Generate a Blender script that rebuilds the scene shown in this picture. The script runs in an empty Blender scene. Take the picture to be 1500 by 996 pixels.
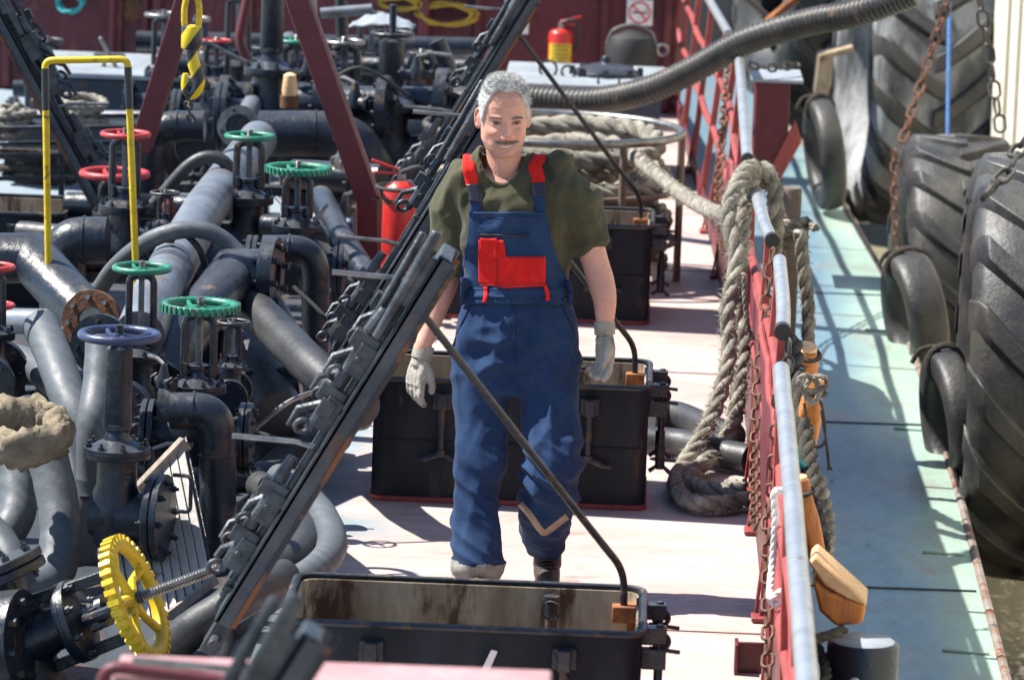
import bpy, bmesh, math, random
from mathutils import Vector, Matrix, Quaternion, noise
from mathutils.bvhtree import BVHTree
random.seed(7)
R_ = math.radians
sc = bpy.context.scene
col = sc.collection
# ------------------------------------------------------------------ camera
F = 6500.0; H = 3.38
PITCH = math.atan(1098/F); YAW = math.atan(172/F); ROLL = R_(2.0)
ROT = (Matrix.Rotation(YAW, 3, 'Z') @ Matrix.Rotation(math.pi/2-PITCH, 3, 'X') @ Matrix.Rotation(ROLL, 3, 'Z'))
cd = bpy.data.cameras.new('camera'); cam = bpy.data.objects.new('camera', cd); col.objects.link(cam)
cam.location = (0, 0, H); cam.rotation_euler = ROT.to_euler()
cd.sensor_width = 36; cd.lens = F*36/1500; cd.clip_start = .1; cd.clip_end = 2000
cd.dof.use_dof = True; cd.dof.focus_distance = 15.2; cd.dof.aperture_fstop = 5.6
sc.camera = cam
# ------------------------------------------------------------------ light
w = bpy.data.worlds.new('World'); sc.world = w; w.use_nodes = True
nt = w.node_tree; bg = nt.nodes['Background']
sky = nt.nodes.new('ShaderNodeTexSky'); sky.sky_type = 'NISHITA'; sky.sun_disc = False
SUN_EL, SUN_AZ = R_(54), R_(-81)      # azimuth measured from +Y towards +X
sky.sun_elevation = SUN_EL; sky.sun_rotation = SUN_AZ; sky.altitude = 10
sky.air_density = 1.0; sky.dust_density = .3; sky.ozone_density = 3.5
nt.links.new(sky.outputs[0], bg.inputs[0]); bg.inputs[1].default_value = .085
sd = bpy.data.lights.new('sun', 'SUN'); sd.energy = 5.0; sd.angle = R_(.6); sd.color = (1, .955, .88)
sun = bpy.data.objects.new('sun', sd); col.objects.link(sun)
dirv = Vector((math.sin(SUN_AZ)*math.cos(SUN_EL), math.cos(SUN_AZ)*math.cos(SUN_EL), math.sin(SUN_EL)))
sun.rotation_euler = dirv.to_track_quat('Z', 'Y').to_euler(); sun.location = dirv*40
vs = sc.view_settings; vs.view_transform = 'Standard'; vs.look = 'None'; vs.exposure = 1.16; vs.gamma = 1; vs.use_curve_mapping = False
sc.cycles.max_bounces = 6

# ------------------------------------------------------------------ helpers
CAMP = Vector((0, 0, H))
def ray(px, py): return ROT @ Vector(((px-750)/F, -(py-498)/F, -1))
def D(px, py, Y):
    d = ray(px, py); return CAMP + d*(Y/d.y)
def G(px, py, z=0.0):
    d = ray(px, py); return CAMP + d*((z-H)/d.z)
def tag(o, label=None, cat=None, group=None, kind=None):
    if label: o['label'] = label
    if cat: o['category'] = cat
    if group: o['group'] = group
    if kind: o['kind'] = kind
    return o
def empty(name, loc=(0, 0, 0), label=None, cat=None, group=None, rot=None):
    o = bpy.data.objects.new(name, None); col.objects.link(o); o.empty_display_size = .05
    o.location = loc
    if rot is not None:
        o.rotation_mode = 'QUATERNION'; o.rotation_quaternion = rot
    return tag(o, label, cat, group)
def copy_tree(o, parent=None):
    c = o.copy(); col.objects.link(c)
    if parent: c.parent = parent
    for ch in [x for x in bpy.data.objects if x.parent == o]: copy_tree(ch, c)
    return c
def frames(pts):
    n = len(pts); T = []
    for i in range(n):
        a = pts[max(i-1, 0)]; b = pts[min(i+1, n-1)]
        t = (b-a); T.append(t.normalized() if t.length > 1e-9 else Vector((0, 0, 1)))
    up = Vector((0, 0, 1)) if abs(T[0].z) < .9 else Vector((0, 1, 0))
    N = [(up - T[0]*up.dot(T[0])).normalized()]
    for i in range(1, n):
        v = N[-1] - T[i]*N[-1].dot(T[i])
        N.append(v.normalized() if v.length > 1e-6 else N[-1])
    return T, N
def spline(pts, n=8):
    pts = [Vector(p) for p in pts]
    P = [pts[0]*2-pts[1]] + pts + [pts[-1]*2-pts[-2]]; out = []
    for i in range(1, len(P)-2):
        for k in range(n):
            t = k/n; a, b, c, d = P[i-1], P[i], P[i+1], P[i+2]
            out.append(.5*((2*b)+(c-a)*t+(2*a-5*b+4*c-d)*t*t+(3*b-a-3*c+d)*t**3))
    out.append(pts[-1]); return out
def fillet(pts, rad, n=8):
    pts = [Vector(p) for p in pts]; out = [pts[0]]
    for i in range(1, len(pts)-1):
        a, b, c = pts[i-1], pts[i], pts[i+1]
        u = (a-b); v = (c-b); L = min(rad, u.length*.49, v.length*.49)
        p, q = b+u.normalized()*L, b+v.normalized()*L
        for k in range(n+1):
            t = k/n; out.append((p*(1-t)+b*t)*(1-t)+(b*(1-t)+q*t)*t)
    out.append(pts[-1]); return out
def fbm(p, s, o=3):
    v = 0; a = 1
    for i in range(o):
        v += a*noise.noise(Vector(p)*s); s *= 2.1; a *= .5
    return v
class MB:
    def __init__(s): s.v = []; s.f = []
    def add(s, vs, fs, m=None):
        k = len(s.v)
        s.v += [(m @ Vector(v)) if m else Vector(v) for v in vs]
        s.f += [tuple(i+k for i in f) for f in fs]; return s
    def box(s, c, d, m=None, rot=None):
        c = Vector(c); x, y, z = [q/2 for q in d]
        vs = [Vector((a*x, b*y, e*z)) for a in (-1, 1) for b in (-1, 1) for e in (-1, 1)]
        if rot is not None: vs = [rot @ v for v in vs]
        vs = [v+c for v in vs]
        return s.add(vs, [(0, 1, 3, 2), (4, 6, 7, 5), (0, 4, 5, 1), (2, 3, 7, 6), (0, 2, 6, 4), (1, 5, 7, 3)], m)
    def bar(s, a, b, wd, th, up=(0, 0, 1), m=None):
        a, b = Vector(a), Vector(b); t = (b-a).normalized(); up = Vector(up)
        x = t.cross(up).normalized(); y = x.cross(t)
        rot = Matrix((x, y, t)).transposed()
        return s.box((a+b)/2, (wd, th, (b-a).length), m, rot)
    def tube(s, pts, r, seg=12, caps=True, closed=False, m=None, sec=None):
        pts = [Vector(p) for p in pts]; n = len(pts)
        if closed:
            T = [(pts[(i+1) % n]-pts[i-1]).normalized() for i in range(n)]
            nrm = Vector((0, 0, 0))
            for i in range(n): nrm += pts[i].cross(pts[(i+1) % n])
            nrm.normalize(); N = [nrm]*n
        else: T, N = frames(pts)
        vs = []; fs = []
        for i in range(n):
            rr = r[i] if isinstance(r, (list, tuple)) else r
            B = T[i].cross(N[i])
            for k in range(seg):
                a = 2*math.pi*k/seg
                q = rr*(sec(a, i) if sec else 1)
                vs.append(pts[i]+N[i]*(q*math.cos(a))+B*(q*math.sin(a)))
        for i in range(n if closed else n-1):
            j = (i+1) % n
            for k in range(seg):
                fs.append((i*seg+k, i*seg+(k+1) % seg, j*seg+(k+1) % seg, j*seg+k))
        if caps and not closed:
            fs.append(tuple(range(seg-1, -1, -1))); fs.append(tuple((n-1)*seg+k for k in range(seg)))
        return s.add(vs, fs, m)
    def cyl(s, a, b, r, r2=None, seg=20, m=None):
        return s.tube([a, b], [r, r if r2 is None else r2], seg, m=m)
    def ring(s, c, ax, R, r, seg=36, rs=8, m=None, sx=1, sy=1):
        ax = Vector(ax).normalized(); q = ax.to_track_quat('Z', 'Y')
        pts = [Vector(c)+q @ Vector((R*sx*math.cos(t), R*sy*math.sin(t), 0)) for t in [2*math.pi*k/seg for k in range(seg)]]
        return s.tube(pts, r, rs, closed=True, m=m)
    def lathe(s, prof, c=(0, 0, 0), ax=(0, 0, 1), seg=28, m=None, sx=1, sy=1):
        q = Vector(ax).normalized().to_track_quat('Z', 'Y') if tuple(ax) != (0, 0, 1) else Quaternion()
        c = Vector(c); vs = []; fs = []
        for (r, z) in prof:
            for k in range(seg):
                a = 2*math.pi*k/seg; vs.append(c+q @ Vector((r*sx*math.cos(a), r*sy*math.sin(a), z)))
        for i in range(len(prof)-1):
            for k in range(seg):
                fs.append((i*seg+k, i*seg+(k+1) % seg, (i+1)*seg+(k+1) % seg, (i+1)*seg+k))
        if prof[0][0] > 1e-5: fs.append(tuple(range(seg-1, -1, -1)))
        if prof[-1][0] > 1e-5: fs.append(tuple((len(prof)-1)*seg+k for k in range(seg)))
        return s.add(vs, fs, m)
    def grid(s, fn, nu, nv, flip=False, m=None):
        vs = [fn(i/(nu-1), j/(nv-1)) for j in range(nv) for i in range(nu)]
        fs = []
        for j in range(nv-1):
            for i in range(nu-1):
                q = (j*nu+i, j*nu+i+1, (j+1)*nu+i+1, (j+1)*nu+i); fs.append(q[::-1] if flip else q)
        return s.add(vs, fs, m)
    def bolts(s, c, ax, R, n, size=.012, h=.014, both=0, off=0.0):
        ax = Vector(ax).normalized(); q = ax.to_track_quat('Z', 'Y'); c = Vector(c)
        for k in range(n):
            t = 2*math.pi*(k+off)/n; p = c+q @ Vector((R*math.cos(t), R*math.sin(t), 0))
            s.cyl(p-ax*(both+h if both else 0), p+ax*h, size, seg=6)
            s.cyl(p, p+ax*(h*1.8), size*.55, seg=6)
        return s
    def build(s, name, mat, parent=None, smooth=True, bevel=0, ang=38, mods=None):
        me = bpy.data.meshes.new(name); me.from_pydata([tuple(v) for v in s.v], [], s.f)
        me.validate(); me.update()
        bm = bmesh.new(); bm.from_mesh(me)
        bmesh.ops.recalc_face_normals(bm, faces=bm.faces); bm.to_mesh(me); bm.free()
        if smooth:
            for p in me.polygons: p.use_smooth = True
            me.set_sharp_from_angle(angle=R_(ang))
        for mm in (mat if isinstance(mat, (list, tuple)) else [mat]): me.materials.append(mm)
        o = bpy.data.objects.new(name, me); col.objects.link(o)
        if parent: o.parent = parent
        if bevel:
            b = o.modifiers.new('b', 'BEVEL'); b.width = bevel; b.segments = 2; b.limit_method = 'ANGLE'; b.angle_limit = R_(40)
        return o
def fuse(o, vox, smooth=3, fac=.5):
    m = o.modifiers.new('r', 'REMESH'); m.mode = 'VOXEL'; m.voxel_size = vox; m.use_smooth_shade = True
    if smooth:
        s = o.modifiers.new('s', 'SMOOTH'); s.iterations = smooth; s.factor = fac
    dg = bpy.context.evaluated_depsgraph_get(); dg.update()
    ev = o.evaluated_get(dg); me = bpy.data.meshes.new_from_object(ev)
    old = o.data; o.modifiers.clear(); o.data = me
    if not me.materials:
        for mm in old.materials: me.materials.append(mm)
    for p in me.polygons: p.use_smooth = True; p.material_index = 0
    return o

# ------------------------------------------------------------------ materials
def MAT(name, c1, c2=None, rough=.5, metal=0, scale=3, bump=.15, bscale=40, rust=0, rustscale=5, rustcol=(.16, .06, .025), spec=.5,
        stretch=(1, 1, 1), grime=.0, contrast=(.35, .65), obj=False, rvar=.15, coat=0, sheen=0, wave=0, top_highlight=0):
    m = bpy.data.materials.new(name); m.use_nodes = True; n = m.node_tree.nodes; l = m.node_tree.links
    b = n['Principled BSDF']; b.inputs['Metallic'].default_value = metal; b.inputs['Specular IOR Level'].default_value = spec
    b.inputs['Coat Weight'].default_value = coat; b.inputs['Coat Roughness'].default_value = .15
    b.inputs['Sheen Weight'].default_value = sheen
    if obj:
        tc = n.new('ShaderNodeTexCoord'); src = tc.outputs['Object']
    else:
        g = n.new('ShaderNodeNewGeometry'); src = g.outputs['Position']
    mp = n.new('ShaderNodeMapping'); mp.inputs['Scale'].default_value = stretch; l.new(src, mp.inputs[0])
    def nz(s, det=6, rg=.6):
        t = n.new('ShaderNodeTexNoise'); t.inputs['Scale'].default_value = s; t.inputs['Detail'].default_value = det
        t.inputs['Roughness'].default_value = rg; l.new(mp.outputs[0], t.inputs['Vector']); return t
    def ramp(s, a, z, c0=(0, 0, 0, 1), c1_=(1, 1, 1, 1)):
        r = n.new('ShaderNodeValToRGB'); r.color_ramp.elements[0].position = a; r.color_ramp.elements[1].position = z
        r.color_ramp.elements[0].color = c0; r.color_ramp.elements[1].color = c1_; l.new(s, r.inputs[0]); return r
    def mix(f, a, bb):
        x = n.new('ShaderNodeMix'); x.data_type = 'RGBA'
        if hasattr(f, 'links'): l.new(f, x.inputs[0])
        else: x.inputs[0].default_value = f
        for k, q in ((6, a), (7, bb)):
            if hasattr(q, 'links'): l.new(q, x.inputs[k])
            else: x.inputs[k].default_value = (*q, 1)
        return x.outputs[2]
    c2 = c2 or tuple(x*.7 for x in c1)
    n1 = nz(scale); r1 = ramp(n1.outputs[0], *contrast); c = mix(r1.outputs[0], c1, c2)
    if wave:
        wv = n.new('ShaderNodeTexWave'); wv.bands_direction = 'DIAGONAL'; wv.inputs['Scale'].default_value = wave; wv.inputs['Distortion'].default_value = 2.5; wv.inputs['Detail'].default_value = 2; wv.inputs['Detail Scale'].default_value = .6; l.new(mp.outputs[0], wv.inputs['Vector'])
        rw = ramp(wv.outputs[0], .35, .8); c = mix(rw.outputs[0], c, tuple(q_*.74 for q_ in c2))
    n3 = nz(scale*7.3, 4); r3 = ramp(n3.outputs[0], .4, .75); mm = n.new('ShaderNodeMath'); mm.operation = 'MULTIPLY'; mm.inputs[1].default_value = .35
    l.new(r3.outputs[0], mm.inputs[0]); c = mix(mm.outputs[0], c, tuple(x*.55 for x in c2))
    rr = n.new('ShaderNodeMath'); rr.operation = 'MULTIPLY_ADD'; rr.inputs[1].default_value = rvar; rr.inputs[2].default_value = rough
    l.new(r3.outputs[0], rr.inputs[0]); rout = rr.outputs[0]
    if rust:
        n2 = nz(rustscale, 8, .7); r2 = ramp(n2.outputs[0], .62-rust*.35, .70-rust*.35)
        c = mix(r2.outputs[0], c, rustcol)
        q = n.new('ShaderNodeMath'); q.operation = 'MAXIMUM'; l.new(rout, q.inputs[0])
        q2 = n.new('ShaderNodeMath'); q2.operation = 'MULTIPLY'; q2.inputs[1].default_value = .85; l.new(r2.outputs[0], q2.inputs[0]); l.new(q2.outputs[0], q.inputs[1]); rout = q.outputs[0]
    if top_highlight:  # paler upward faces: highlight bands on dusty tops put into the colour
        gg = n.new('ShaderNodeNewGeometry'); sz = n.new('ShaderNodeSeparateXYZ'); l.new(gg.outputs['Normal'], sz.inputs[0])
        mr_ = n.new('ShaderNodeMapRange'); mr_.inputs[1].default_value = .55; mr_.inputs[2].default_value = 1.0; mr_.inputs[4].default_value = top_highlight; l.new(sz.outputs[2], mr_.inputs[0])
        nd = nz(9, 6, .7); md = n.new('ShaderNodeMath'); md.operation = 'MULTIPLY'; l.new(mr_.outputs[0], md.inputs[0]); l.new(nd.outputs[0], md.inputs[1]); c = mix(md.outputs[0], c, (.42, .40, .37))
    l.new(c, b.inputs['Base Color']); l.new(rout, b.inputs['Roughness'])
    if bump:
        nb = nz(bscale, 5); bp = n.new('ShaderNodeBump'); bp.inputs['Strength'].default_value = bump; bp.inputs['Distance'].default_value = .01
        l.new(nb.outputs[0], bp.inputs['Height']); l.new(bp.outputs[0], b.inputs['Normal'])
    m['nodes_color'] = 1
    return m
def wave_bump(m, scale, strength, axis='Z', dist=.01):
    pass
K = {}
K['black'] = MAT('black_paint', (.005, .009, .017), (.012, .020, .034), .30, spec=.5, top_highlight=.16, scale=6, bump=.35, bscale=28, rust=.12, rustscale=9, rustcol=(.07, .045, .03))
K['black2'] = MAT('black_oily_steel', (.006, .010, .018), (.022, .029, .040), .28, metal=.1, spec=.5, top_highlight=.16, scale=12, bump=.5, bscale=45, rust=.25, rustscale=14, rustcol=(.08, .055, .035))
K['hatch'] = MAT('hatch_black', (.007, .010, .015), (.026, .033, .042), .5, spec=.2, contrast=(.48, .72), scale=3, stretch=(1, 1, .35), bump=.2, rust=.05, rustscale=10, rustcol=(.06, .04, .03))
K['hatchin'] = MAT('hatch_inner', (.40, .34, .25), (.20, .15, .10), .8, scale=7, stretch=(1, 1, .3), bump=.3, rust=.34, rustscale=6, rustcol=(.07, .035, .02), contrast=(.4, .7))
K['lidsteel'] = MAT('worn_lid_paint', (.022, .030, .042), (.07, .08, .092), .38, scale=5, bump=.4, bscale=30, rust=.12, rustscale=8, rustcol=(.10, .06, .04))
K['lidclamp'] = MAT('worn_clamp_steel', (.02, .026, .035), (.085, .092, .10), .35, metal=.3, scale=16, bump=.5, rust=.1, rustscale=20, rustcol=(.10, .06, .04))
K['rust'] = MAT('rusty_steel', (.16, .065, .028), (.07, .035, .022), .85, scale=14, bump=.6)
K['rustbright'] = MAT('orange_rust', (.42, .15, .04), (.16, .06, .03), .85, scale=14, bump=.5)
K['maroon'] = MAT('maroon_paint', (.135, .018, .027), (.085, .014, .02), .42, scale=2.2, bump=.12, rust=.12, rustcol=(.12, .03, .02))
K['maroonwall'] = MAT('bulkhead_maroon', (.115, .012, .022), (.08, .010, .018), .5, scale=1.6, bump=.2, rust=.14, stretch=(2, 1, .5), rustcol=(.16, .05, .035))
K['redrail'] = MAT('red_rail_paint', (.36, .065, .055), (.24, .042, .04), .5, scale=6, bump=.25, rust=.12, rustscale=18, rustcol=(.13, .05, .035))
K['silver'] = MAT('galvanized_tube', (.50, .52, .54), (.36, .38, .4), .35, metal=.65, scale=9, bump=.15, rust=.03, rustscale=12)
K['silverpipe'] = MAT('aluminium_painted_pipe', (.24, .265, .30), (.13, .145, .17), .36, metal=.3, scale=5, bump=.12, rust=.12, rustscale=7, rustcol=(.16, .12, .10))
K['hose'] = MAT('grey_rubber_hose', wave=9, c1=(.066, .078, .092), c2=(.11, .124, .138), rough=.5, scale=5, bump=.2, bscale=30)
K['hosedark'] = MAT('dark_rubber_hose', (.02, .022, .026), (.045, .046, .048), .45, scale=5, bump=.25, bscale=30)
K['tyre'] = MAT('weathered_tyre_rubber', (.016, .018, .021), (.075, .070, .060), .45, scale=4, bump=.35, bscale=50, contrast=(.4, .75))
K['green'] = MAT('green_wheel_paint', (.015, .22, .13), (.02, .15, .10), .35, scale=12, bump=.3, rust=.2, rustscale=26, rustcol=(.16, .13, .09))
K['blue'] = MAT('dark_blue_wheel_paint', (.035, .055, .13), (.025, .035, .07), .3, scale=12, bump=.2, rust=.06, rustscale=30)
K['redw'] = MAT('red_wheel_paint', (.50, .04, .045), (.34, .03, .035), .4, scale=12, bump=.3, rust=.14, rustscale=30)
K['yellow'] = MAT('yellow_paint', (.76, .54, .008), (.58, .39, .01), .4, scale=8, bump=.25, rust=.13, rustscale=22, rustcol=(.16, .12, .04))
K['red'] = MAT('extinguisher_red', (.62, .028, .022), (.45, .025, .02), .3, scale=6, bump=.03, rust=.04, rustscale=12, rustcol=(.5, .3, .25))
K['rope'] = MAT('weathered_rope', (.44, .41, .34), (.17, .155, .13), .95, scale=16, bump=.9, bscale=160, spec=.1)
K['ropedark'] = MAT('dark_wet_rope', (.11, .10, .085), (.06, .055, .05), .95, scale=16, bump=.9, bscale=160, spec=.1)
K['chain'] = MAT('rusty_chain', (.20, .09, .055), (.09, .05, .035), .7, metal=.3, scale=25, bump=.4)
K['chaindark'] = MAT('dark_chain', (.09, .085, .075), (.05, .05, .05), .5, metal=.6, scale=25, bump=.3)
K['steel'] = MAT('bare_steel', (.34, .33, .31), (.18, .17, .16), .35, metal=.85, scale=20, bump=.2)
K['greytop'] = MAT('grey_tank_paint', (.34, .38, .41), (.24, .27, .30), .42, scale=3, bump=.1, rust=.06, rustscale=7)
K['navy'] = MAT('dark_blue_side', (.035, .055, .085), (.025, .035, .05), .45, scale=3, bump=.15, rust=.08)
K['wood'] = MAT('old_wood', (.38, .24, .12), (.22, .13, .07), .8, scale=6, stretch=(1, 6, 1), bump=.4)
K['woodgrey'] = MAT('weathered_board', (.34, .29, .24), (.2, .165, .14), .85, scale=8, stretch=(5, 1, 1), bump=.4)
K['canvas'] = MAT('dirty_canvas', (.34, .28, .20), (.17, .14, .10), .95, scale=9, bump=.6, bscale=60, spec=.1)
K['orange'] = MAT('orange_fender', (.62, .21, .035), (.36, .12, .03), .5, scale=7, stretch=(3, 3, .8), bump=.2, rust=.08, rustcol=(.2, .11, .06))
K['orangetop'] = MAT('pale_orange', (.80, .52, .28), (.6, .36, .18), .65, scale=9, bump=.25)  # paler orange for sunlit fender tops; plain colour on the beige cap
K['white'] = MAT('white_paint', (.78, .78, .76), (.66, .66, .64), .5, scale=5, bump=.05)
K['slat'] = MAT('pale_slats', (.45, .42, .38), (.28, .26, .24), .6, scale=6, bump=.2, rust=.1)
K['yellowcable'] = MAT('yellow_cable', (.50, .33, .03), (.35, .22, .02), .5, scale=20, bump=.1)
K['cyanrope'] = MAT('turquoise_rope', (.04, .42, .42), (.03, .28, .30), .7, scale=30, bump=.5)
K['blueline'] = MAT('blue_cord', (.04, .16, .42), (.03, .1, .28), .7, scale=30, bump=.3)
K['foil'] = MAT('foil_wrap', (.55, .45, .38), (.3, .2, .16), .35, metal=.6, scale=18, bump=1.0, bscale=30)
K['rubber'] = MAT('black_rubber', (.02, .02, .02), (.03, .03, .03), .55, scale=9, bump=.1)

def stripes_mat(name, ca, cb, freq, vec=(0, .5, 1), coord='Object', rough=.4):
    m = bpy.data.materials.new(name); m.use_nodes = True; n = m.node_tree.nodes; l = m.node_tree.links; b = n['Principled BSDF']
    tc = n.new('ShaderNodeTexCoord'); d = n.new('ShaderNodeVectorMath'); d.operation = 'DOT_PRODUCT'; d.inputs[1].default_value = vec
    l.new(tc.outputs[coord], d.inputs[0]); mu = n.new('ShaderNodeMath'); mu.operation = 'MULTIPLY'; mu.inputs[1].default_value = freq; l.new(d.outputs['Value'], mu.inputs[0])
    fr = n.new('ShaderNodeMath'); fr.operation = 'FRACT'; l.new(mu.outputs[0], fr.inputs[0]); g = n.new('ShaderNodeMath'); g.operation = 'GREATER_THAN'; g.inputs[1].default_value = .5
    l.new(fr.outputs[0], g.inputs[0]); x = n.new('ShaderNodeMix'); x.data_type = 'RGBA'; l.new(g.outputs[0], x.inputs[0]); x.inputs[6].default_value = (*ca, 1); x.inputs[7].default_value = (*cb, 1)
    l.new(x.outputs[2], b.inputs['Base Color']); b.inputs['Roughness'].default_value = rough; return m
# ------------------------------------------------------------------ setting: decks, water
def EX(tbl, y):
    for (a, xa), (b, xb) in zip(tbl, tbl[1:]):
        if y <= b: return xa+(xb-xa)*max(0, (y-a))/(b-a)
    return tbl[-1][1]
EDGE = [(5, .50), (14, .505), (18.5, .515), (22.9, .44), (27, .33), (30.3, .24), (36, -.1)]
OUT = [(5, 1.30), (15.5, 1.39), (18.6, 1.44), (21.6, 1.455), (25.2, 1.43), (27.1, 1.36), (30.8, 1.19), (36, .8)]
def deck_mat():
    m = MAT('deck_paint', (.56, .43, .39), (.40, .30, .27), .6, scale=2.6, stretch=(.45, 1, 1), bump=.35, bscale=9, rust=.05, rustscale=5, rustcol=(.33, .2, .17))
    n = m.node_tree.nodes; l = m.node_tree.links; b = n['Principled BSDF']; src = b.inputs['Base Color'].links[0].from_socket
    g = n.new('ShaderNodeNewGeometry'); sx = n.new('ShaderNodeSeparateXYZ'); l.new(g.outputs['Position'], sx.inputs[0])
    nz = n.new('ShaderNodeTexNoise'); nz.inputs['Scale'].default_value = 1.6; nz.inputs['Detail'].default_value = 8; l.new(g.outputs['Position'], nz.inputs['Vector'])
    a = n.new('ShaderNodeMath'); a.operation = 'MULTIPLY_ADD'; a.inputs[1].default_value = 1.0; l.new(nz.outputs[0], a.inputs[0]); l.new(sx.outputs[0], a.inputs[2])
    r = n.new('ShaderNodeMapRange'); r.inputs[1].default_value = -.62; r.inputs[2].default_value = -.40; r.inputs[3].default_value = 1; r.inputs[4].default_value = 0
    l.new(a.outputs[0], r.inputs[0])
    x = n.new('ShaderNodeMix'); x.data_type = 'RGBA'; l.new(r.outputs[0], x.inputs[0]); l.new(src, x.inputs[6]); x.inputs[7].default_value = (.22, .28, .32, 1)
    # patches scuffed to bluish grey undercoat
    n2 = n.new('ShaderNodeTexNoise'); n2.inputs['Scale'].default_value = 2.4; n2.inputs['Detail'].default_value = 10; n2.inputs['Roughness'].default_value = .7
    mp = n.new('ShaderNodeMapping'); mp.inputs['Scale'].default_value = (.5, 1.2, 1); l.new(g.outputs['Position'], mp.inputs[0]); l.new(mp.outputs[0], n2.inputs['Vector'])
    r2 = n.new('ShaderNodeMapRange'); r2.inputs[1].default_value = .54; r2.inputs[2].default_value = .66; l.new(n2.outputs[0], r2.inputs[0])
    mu = n.new('ShaderNodeMath'); mu.operation = 'MULTIPLY'; mu.inputs[1].default_value = .5; l.new(r2.outputs[0], mu.inputs[0])
    y = n.new('ShaderNodeMix'); y.data_type = 'RGBA'; l.new(mu.outputs[0], y.inputs[0]); l.new(x.outputs[2], y.inputs[6]); y.inputs[7].default_value = (.44, .48, .50, 1)
    # fine scratches
    n3 = n.new('ShaderNodeTexNoise'); n3.inputs['Scale'].default_value = 26; n3.inputs['Detail'].default_value = 6; n3.inputs['Roughness'].default_value = .75
    mp3 = n.new('ShaderNodeMapping'); mp3.inputs['Scale'].default_value = (.25, 1.4, 1); l.new(g.outputs['Position'], mp3.inputs[0]); l.new(mp3.outputs[0], n3.inputs['Vector'])
    r3 = n.new('ShaderNodeMapRange'); r3.inputs[1].default_value = .56; r3.inputs[2].default_value = .66; l.new(n3.outputs[0], r3.inputs[0])
    m3 = n.new('ShaderNodeMath'); m3.operation = 'MULTIPLY'; m3.inputs[1].default_value = .8; l.new(r3.outputs[0], m3.inputs[0])
    z = n.new('ShaderNodeMix'); z.data_type = 'RGBA'; l.new(m3.outputs[0], z.inputs[0]); l.new(y.outputs[2], z.inputs[6]); z.inputs[7].default_value = (.36, .20, .15, 1)
    l.new(z.outputs[2], b.inputs['Base Color']); return m
K['deck'] = deck_mat()
def strip(name, fl, fr, ys, z, thick, mat):
    mb = MB(); n = len(ys)
    for y in ys:
        for X, Z in ((fl(y), z), (fr(y), z), (fr(y), z-thick), (fl(y), z-thick)): mb.v.append(Vector((X, y, Z)))
    for i in range(n-1):
        for k in range(4): mb.f.append((i*4+k, i*4+(k+1) % 4, i*4+4+(k+1) % 4, i*4+4+k))
    mb.f += [(0, 1, 2, 3), ((n-1)*4+3, (n-1)*4+2, (n-1)*4+1, (n-1)*4)]
    return mb.build(name, mat, smooth=False)
ys = [5+i*.5 for i in range(63)]
d = strip('deck', lambda y: -6, lambda y: EX(EDGE, y), ys, 0, .3, K['deck']); tag(d, kind='structure')
K['hull'] = MAT('hull_maroon', (.24, .05, .045), (.15, .035, .035), .5, scale=4, bump=.2, rust=.15)
hs = strip('hull_side', lambda y: EX(EDGE, y)-.06, lambda y: EX(EDGE, y)-.004, ys, -.31, 1.6, K['hull']); tag(hs, kind='structure')
def side_mat():
    m = MAT('side_deck_green', (.36, .51, .41), (.28, .40, .33), .30, scale=1.5, stretch=(1.5, .6, 1), bump=.3, bscale=6, rust=.03, rustscale=6, rustcol=(.42, .30, .2))
    n = m.node_tree.nodes; l = m.node_tree.links; b = n['Principled BSDF']; src = b.inputs['Base Color'].links[0].from_socket
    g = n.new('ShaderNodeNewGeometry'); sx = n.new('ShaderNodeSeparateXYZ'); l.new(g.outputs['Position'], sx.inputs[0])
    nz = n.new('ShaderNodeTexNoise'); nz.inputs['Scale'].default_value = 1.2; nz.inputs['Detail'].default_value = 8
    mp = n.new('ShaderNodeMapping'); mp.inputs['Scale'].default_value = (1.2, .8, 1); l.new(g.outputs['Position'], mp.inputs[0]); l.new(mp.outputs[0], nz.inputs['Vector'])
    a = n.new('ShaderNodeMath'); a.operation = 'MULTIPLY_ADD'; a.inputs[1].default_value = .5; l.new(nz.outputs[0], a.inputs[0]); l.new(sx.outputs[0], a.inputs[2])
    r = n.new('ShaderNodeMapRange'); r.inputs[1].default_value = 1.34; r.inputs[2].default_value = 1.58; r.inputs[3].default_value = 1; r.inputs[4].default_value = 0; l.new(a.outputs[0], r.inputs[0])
    x = n.new('ShaderNodeMix'); x.data_type = 'RGBA'; l.new(r.outputs[0], x.inputs[0]); l.new(src, x.inputs[6]); x.inputs[7].default_value = (.14, .23, .29, 1)  # greyer blue inboard: worn paint plus the railing's shade put into the colour
    n2 = n.new('ShaderNodeTexNoise'); n2.inputs['Scale'].default_value = 2.2; n2.inputs['Detail'].default_value = 10; n2.inputs['Roughness'].default_value = .65
    l.new(mp.outputs[0], n2.inputs['Vector']); r2 = n.new('ShaderNodeMapRange'); r2.inputs[1].default_value = .50; r2.inputs[2].default_value = .66; l.new(n2.outputs[0], r2.inputs[0])
    mu = n.new('ShaderNodeMath'); mu.operation = 'MULTIPLY'; mu.inputs[1].default_value = .6; l.new(r2.outputs[0], mu.inputs[0])
    y = n.new('ShaderNodeMix'); y.data_type = 'RGBA'; l.new(mu.outputs[0], y.inputs[0]); l.new(x.outputs[2], y.inputs[6]); y.inputs[7].default_value = (.24, .23, .20, 1)
    l.new(y.outputs[2], b.inputs['Base Color']); return m
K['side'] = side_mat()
s_ = strip('side_deck', lambda y: EX(EDGE, y)+.002, lambda y: EX(OUT, y), ys, -.4, .12, K['side']); tag(s_, kind='structure')
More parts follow.
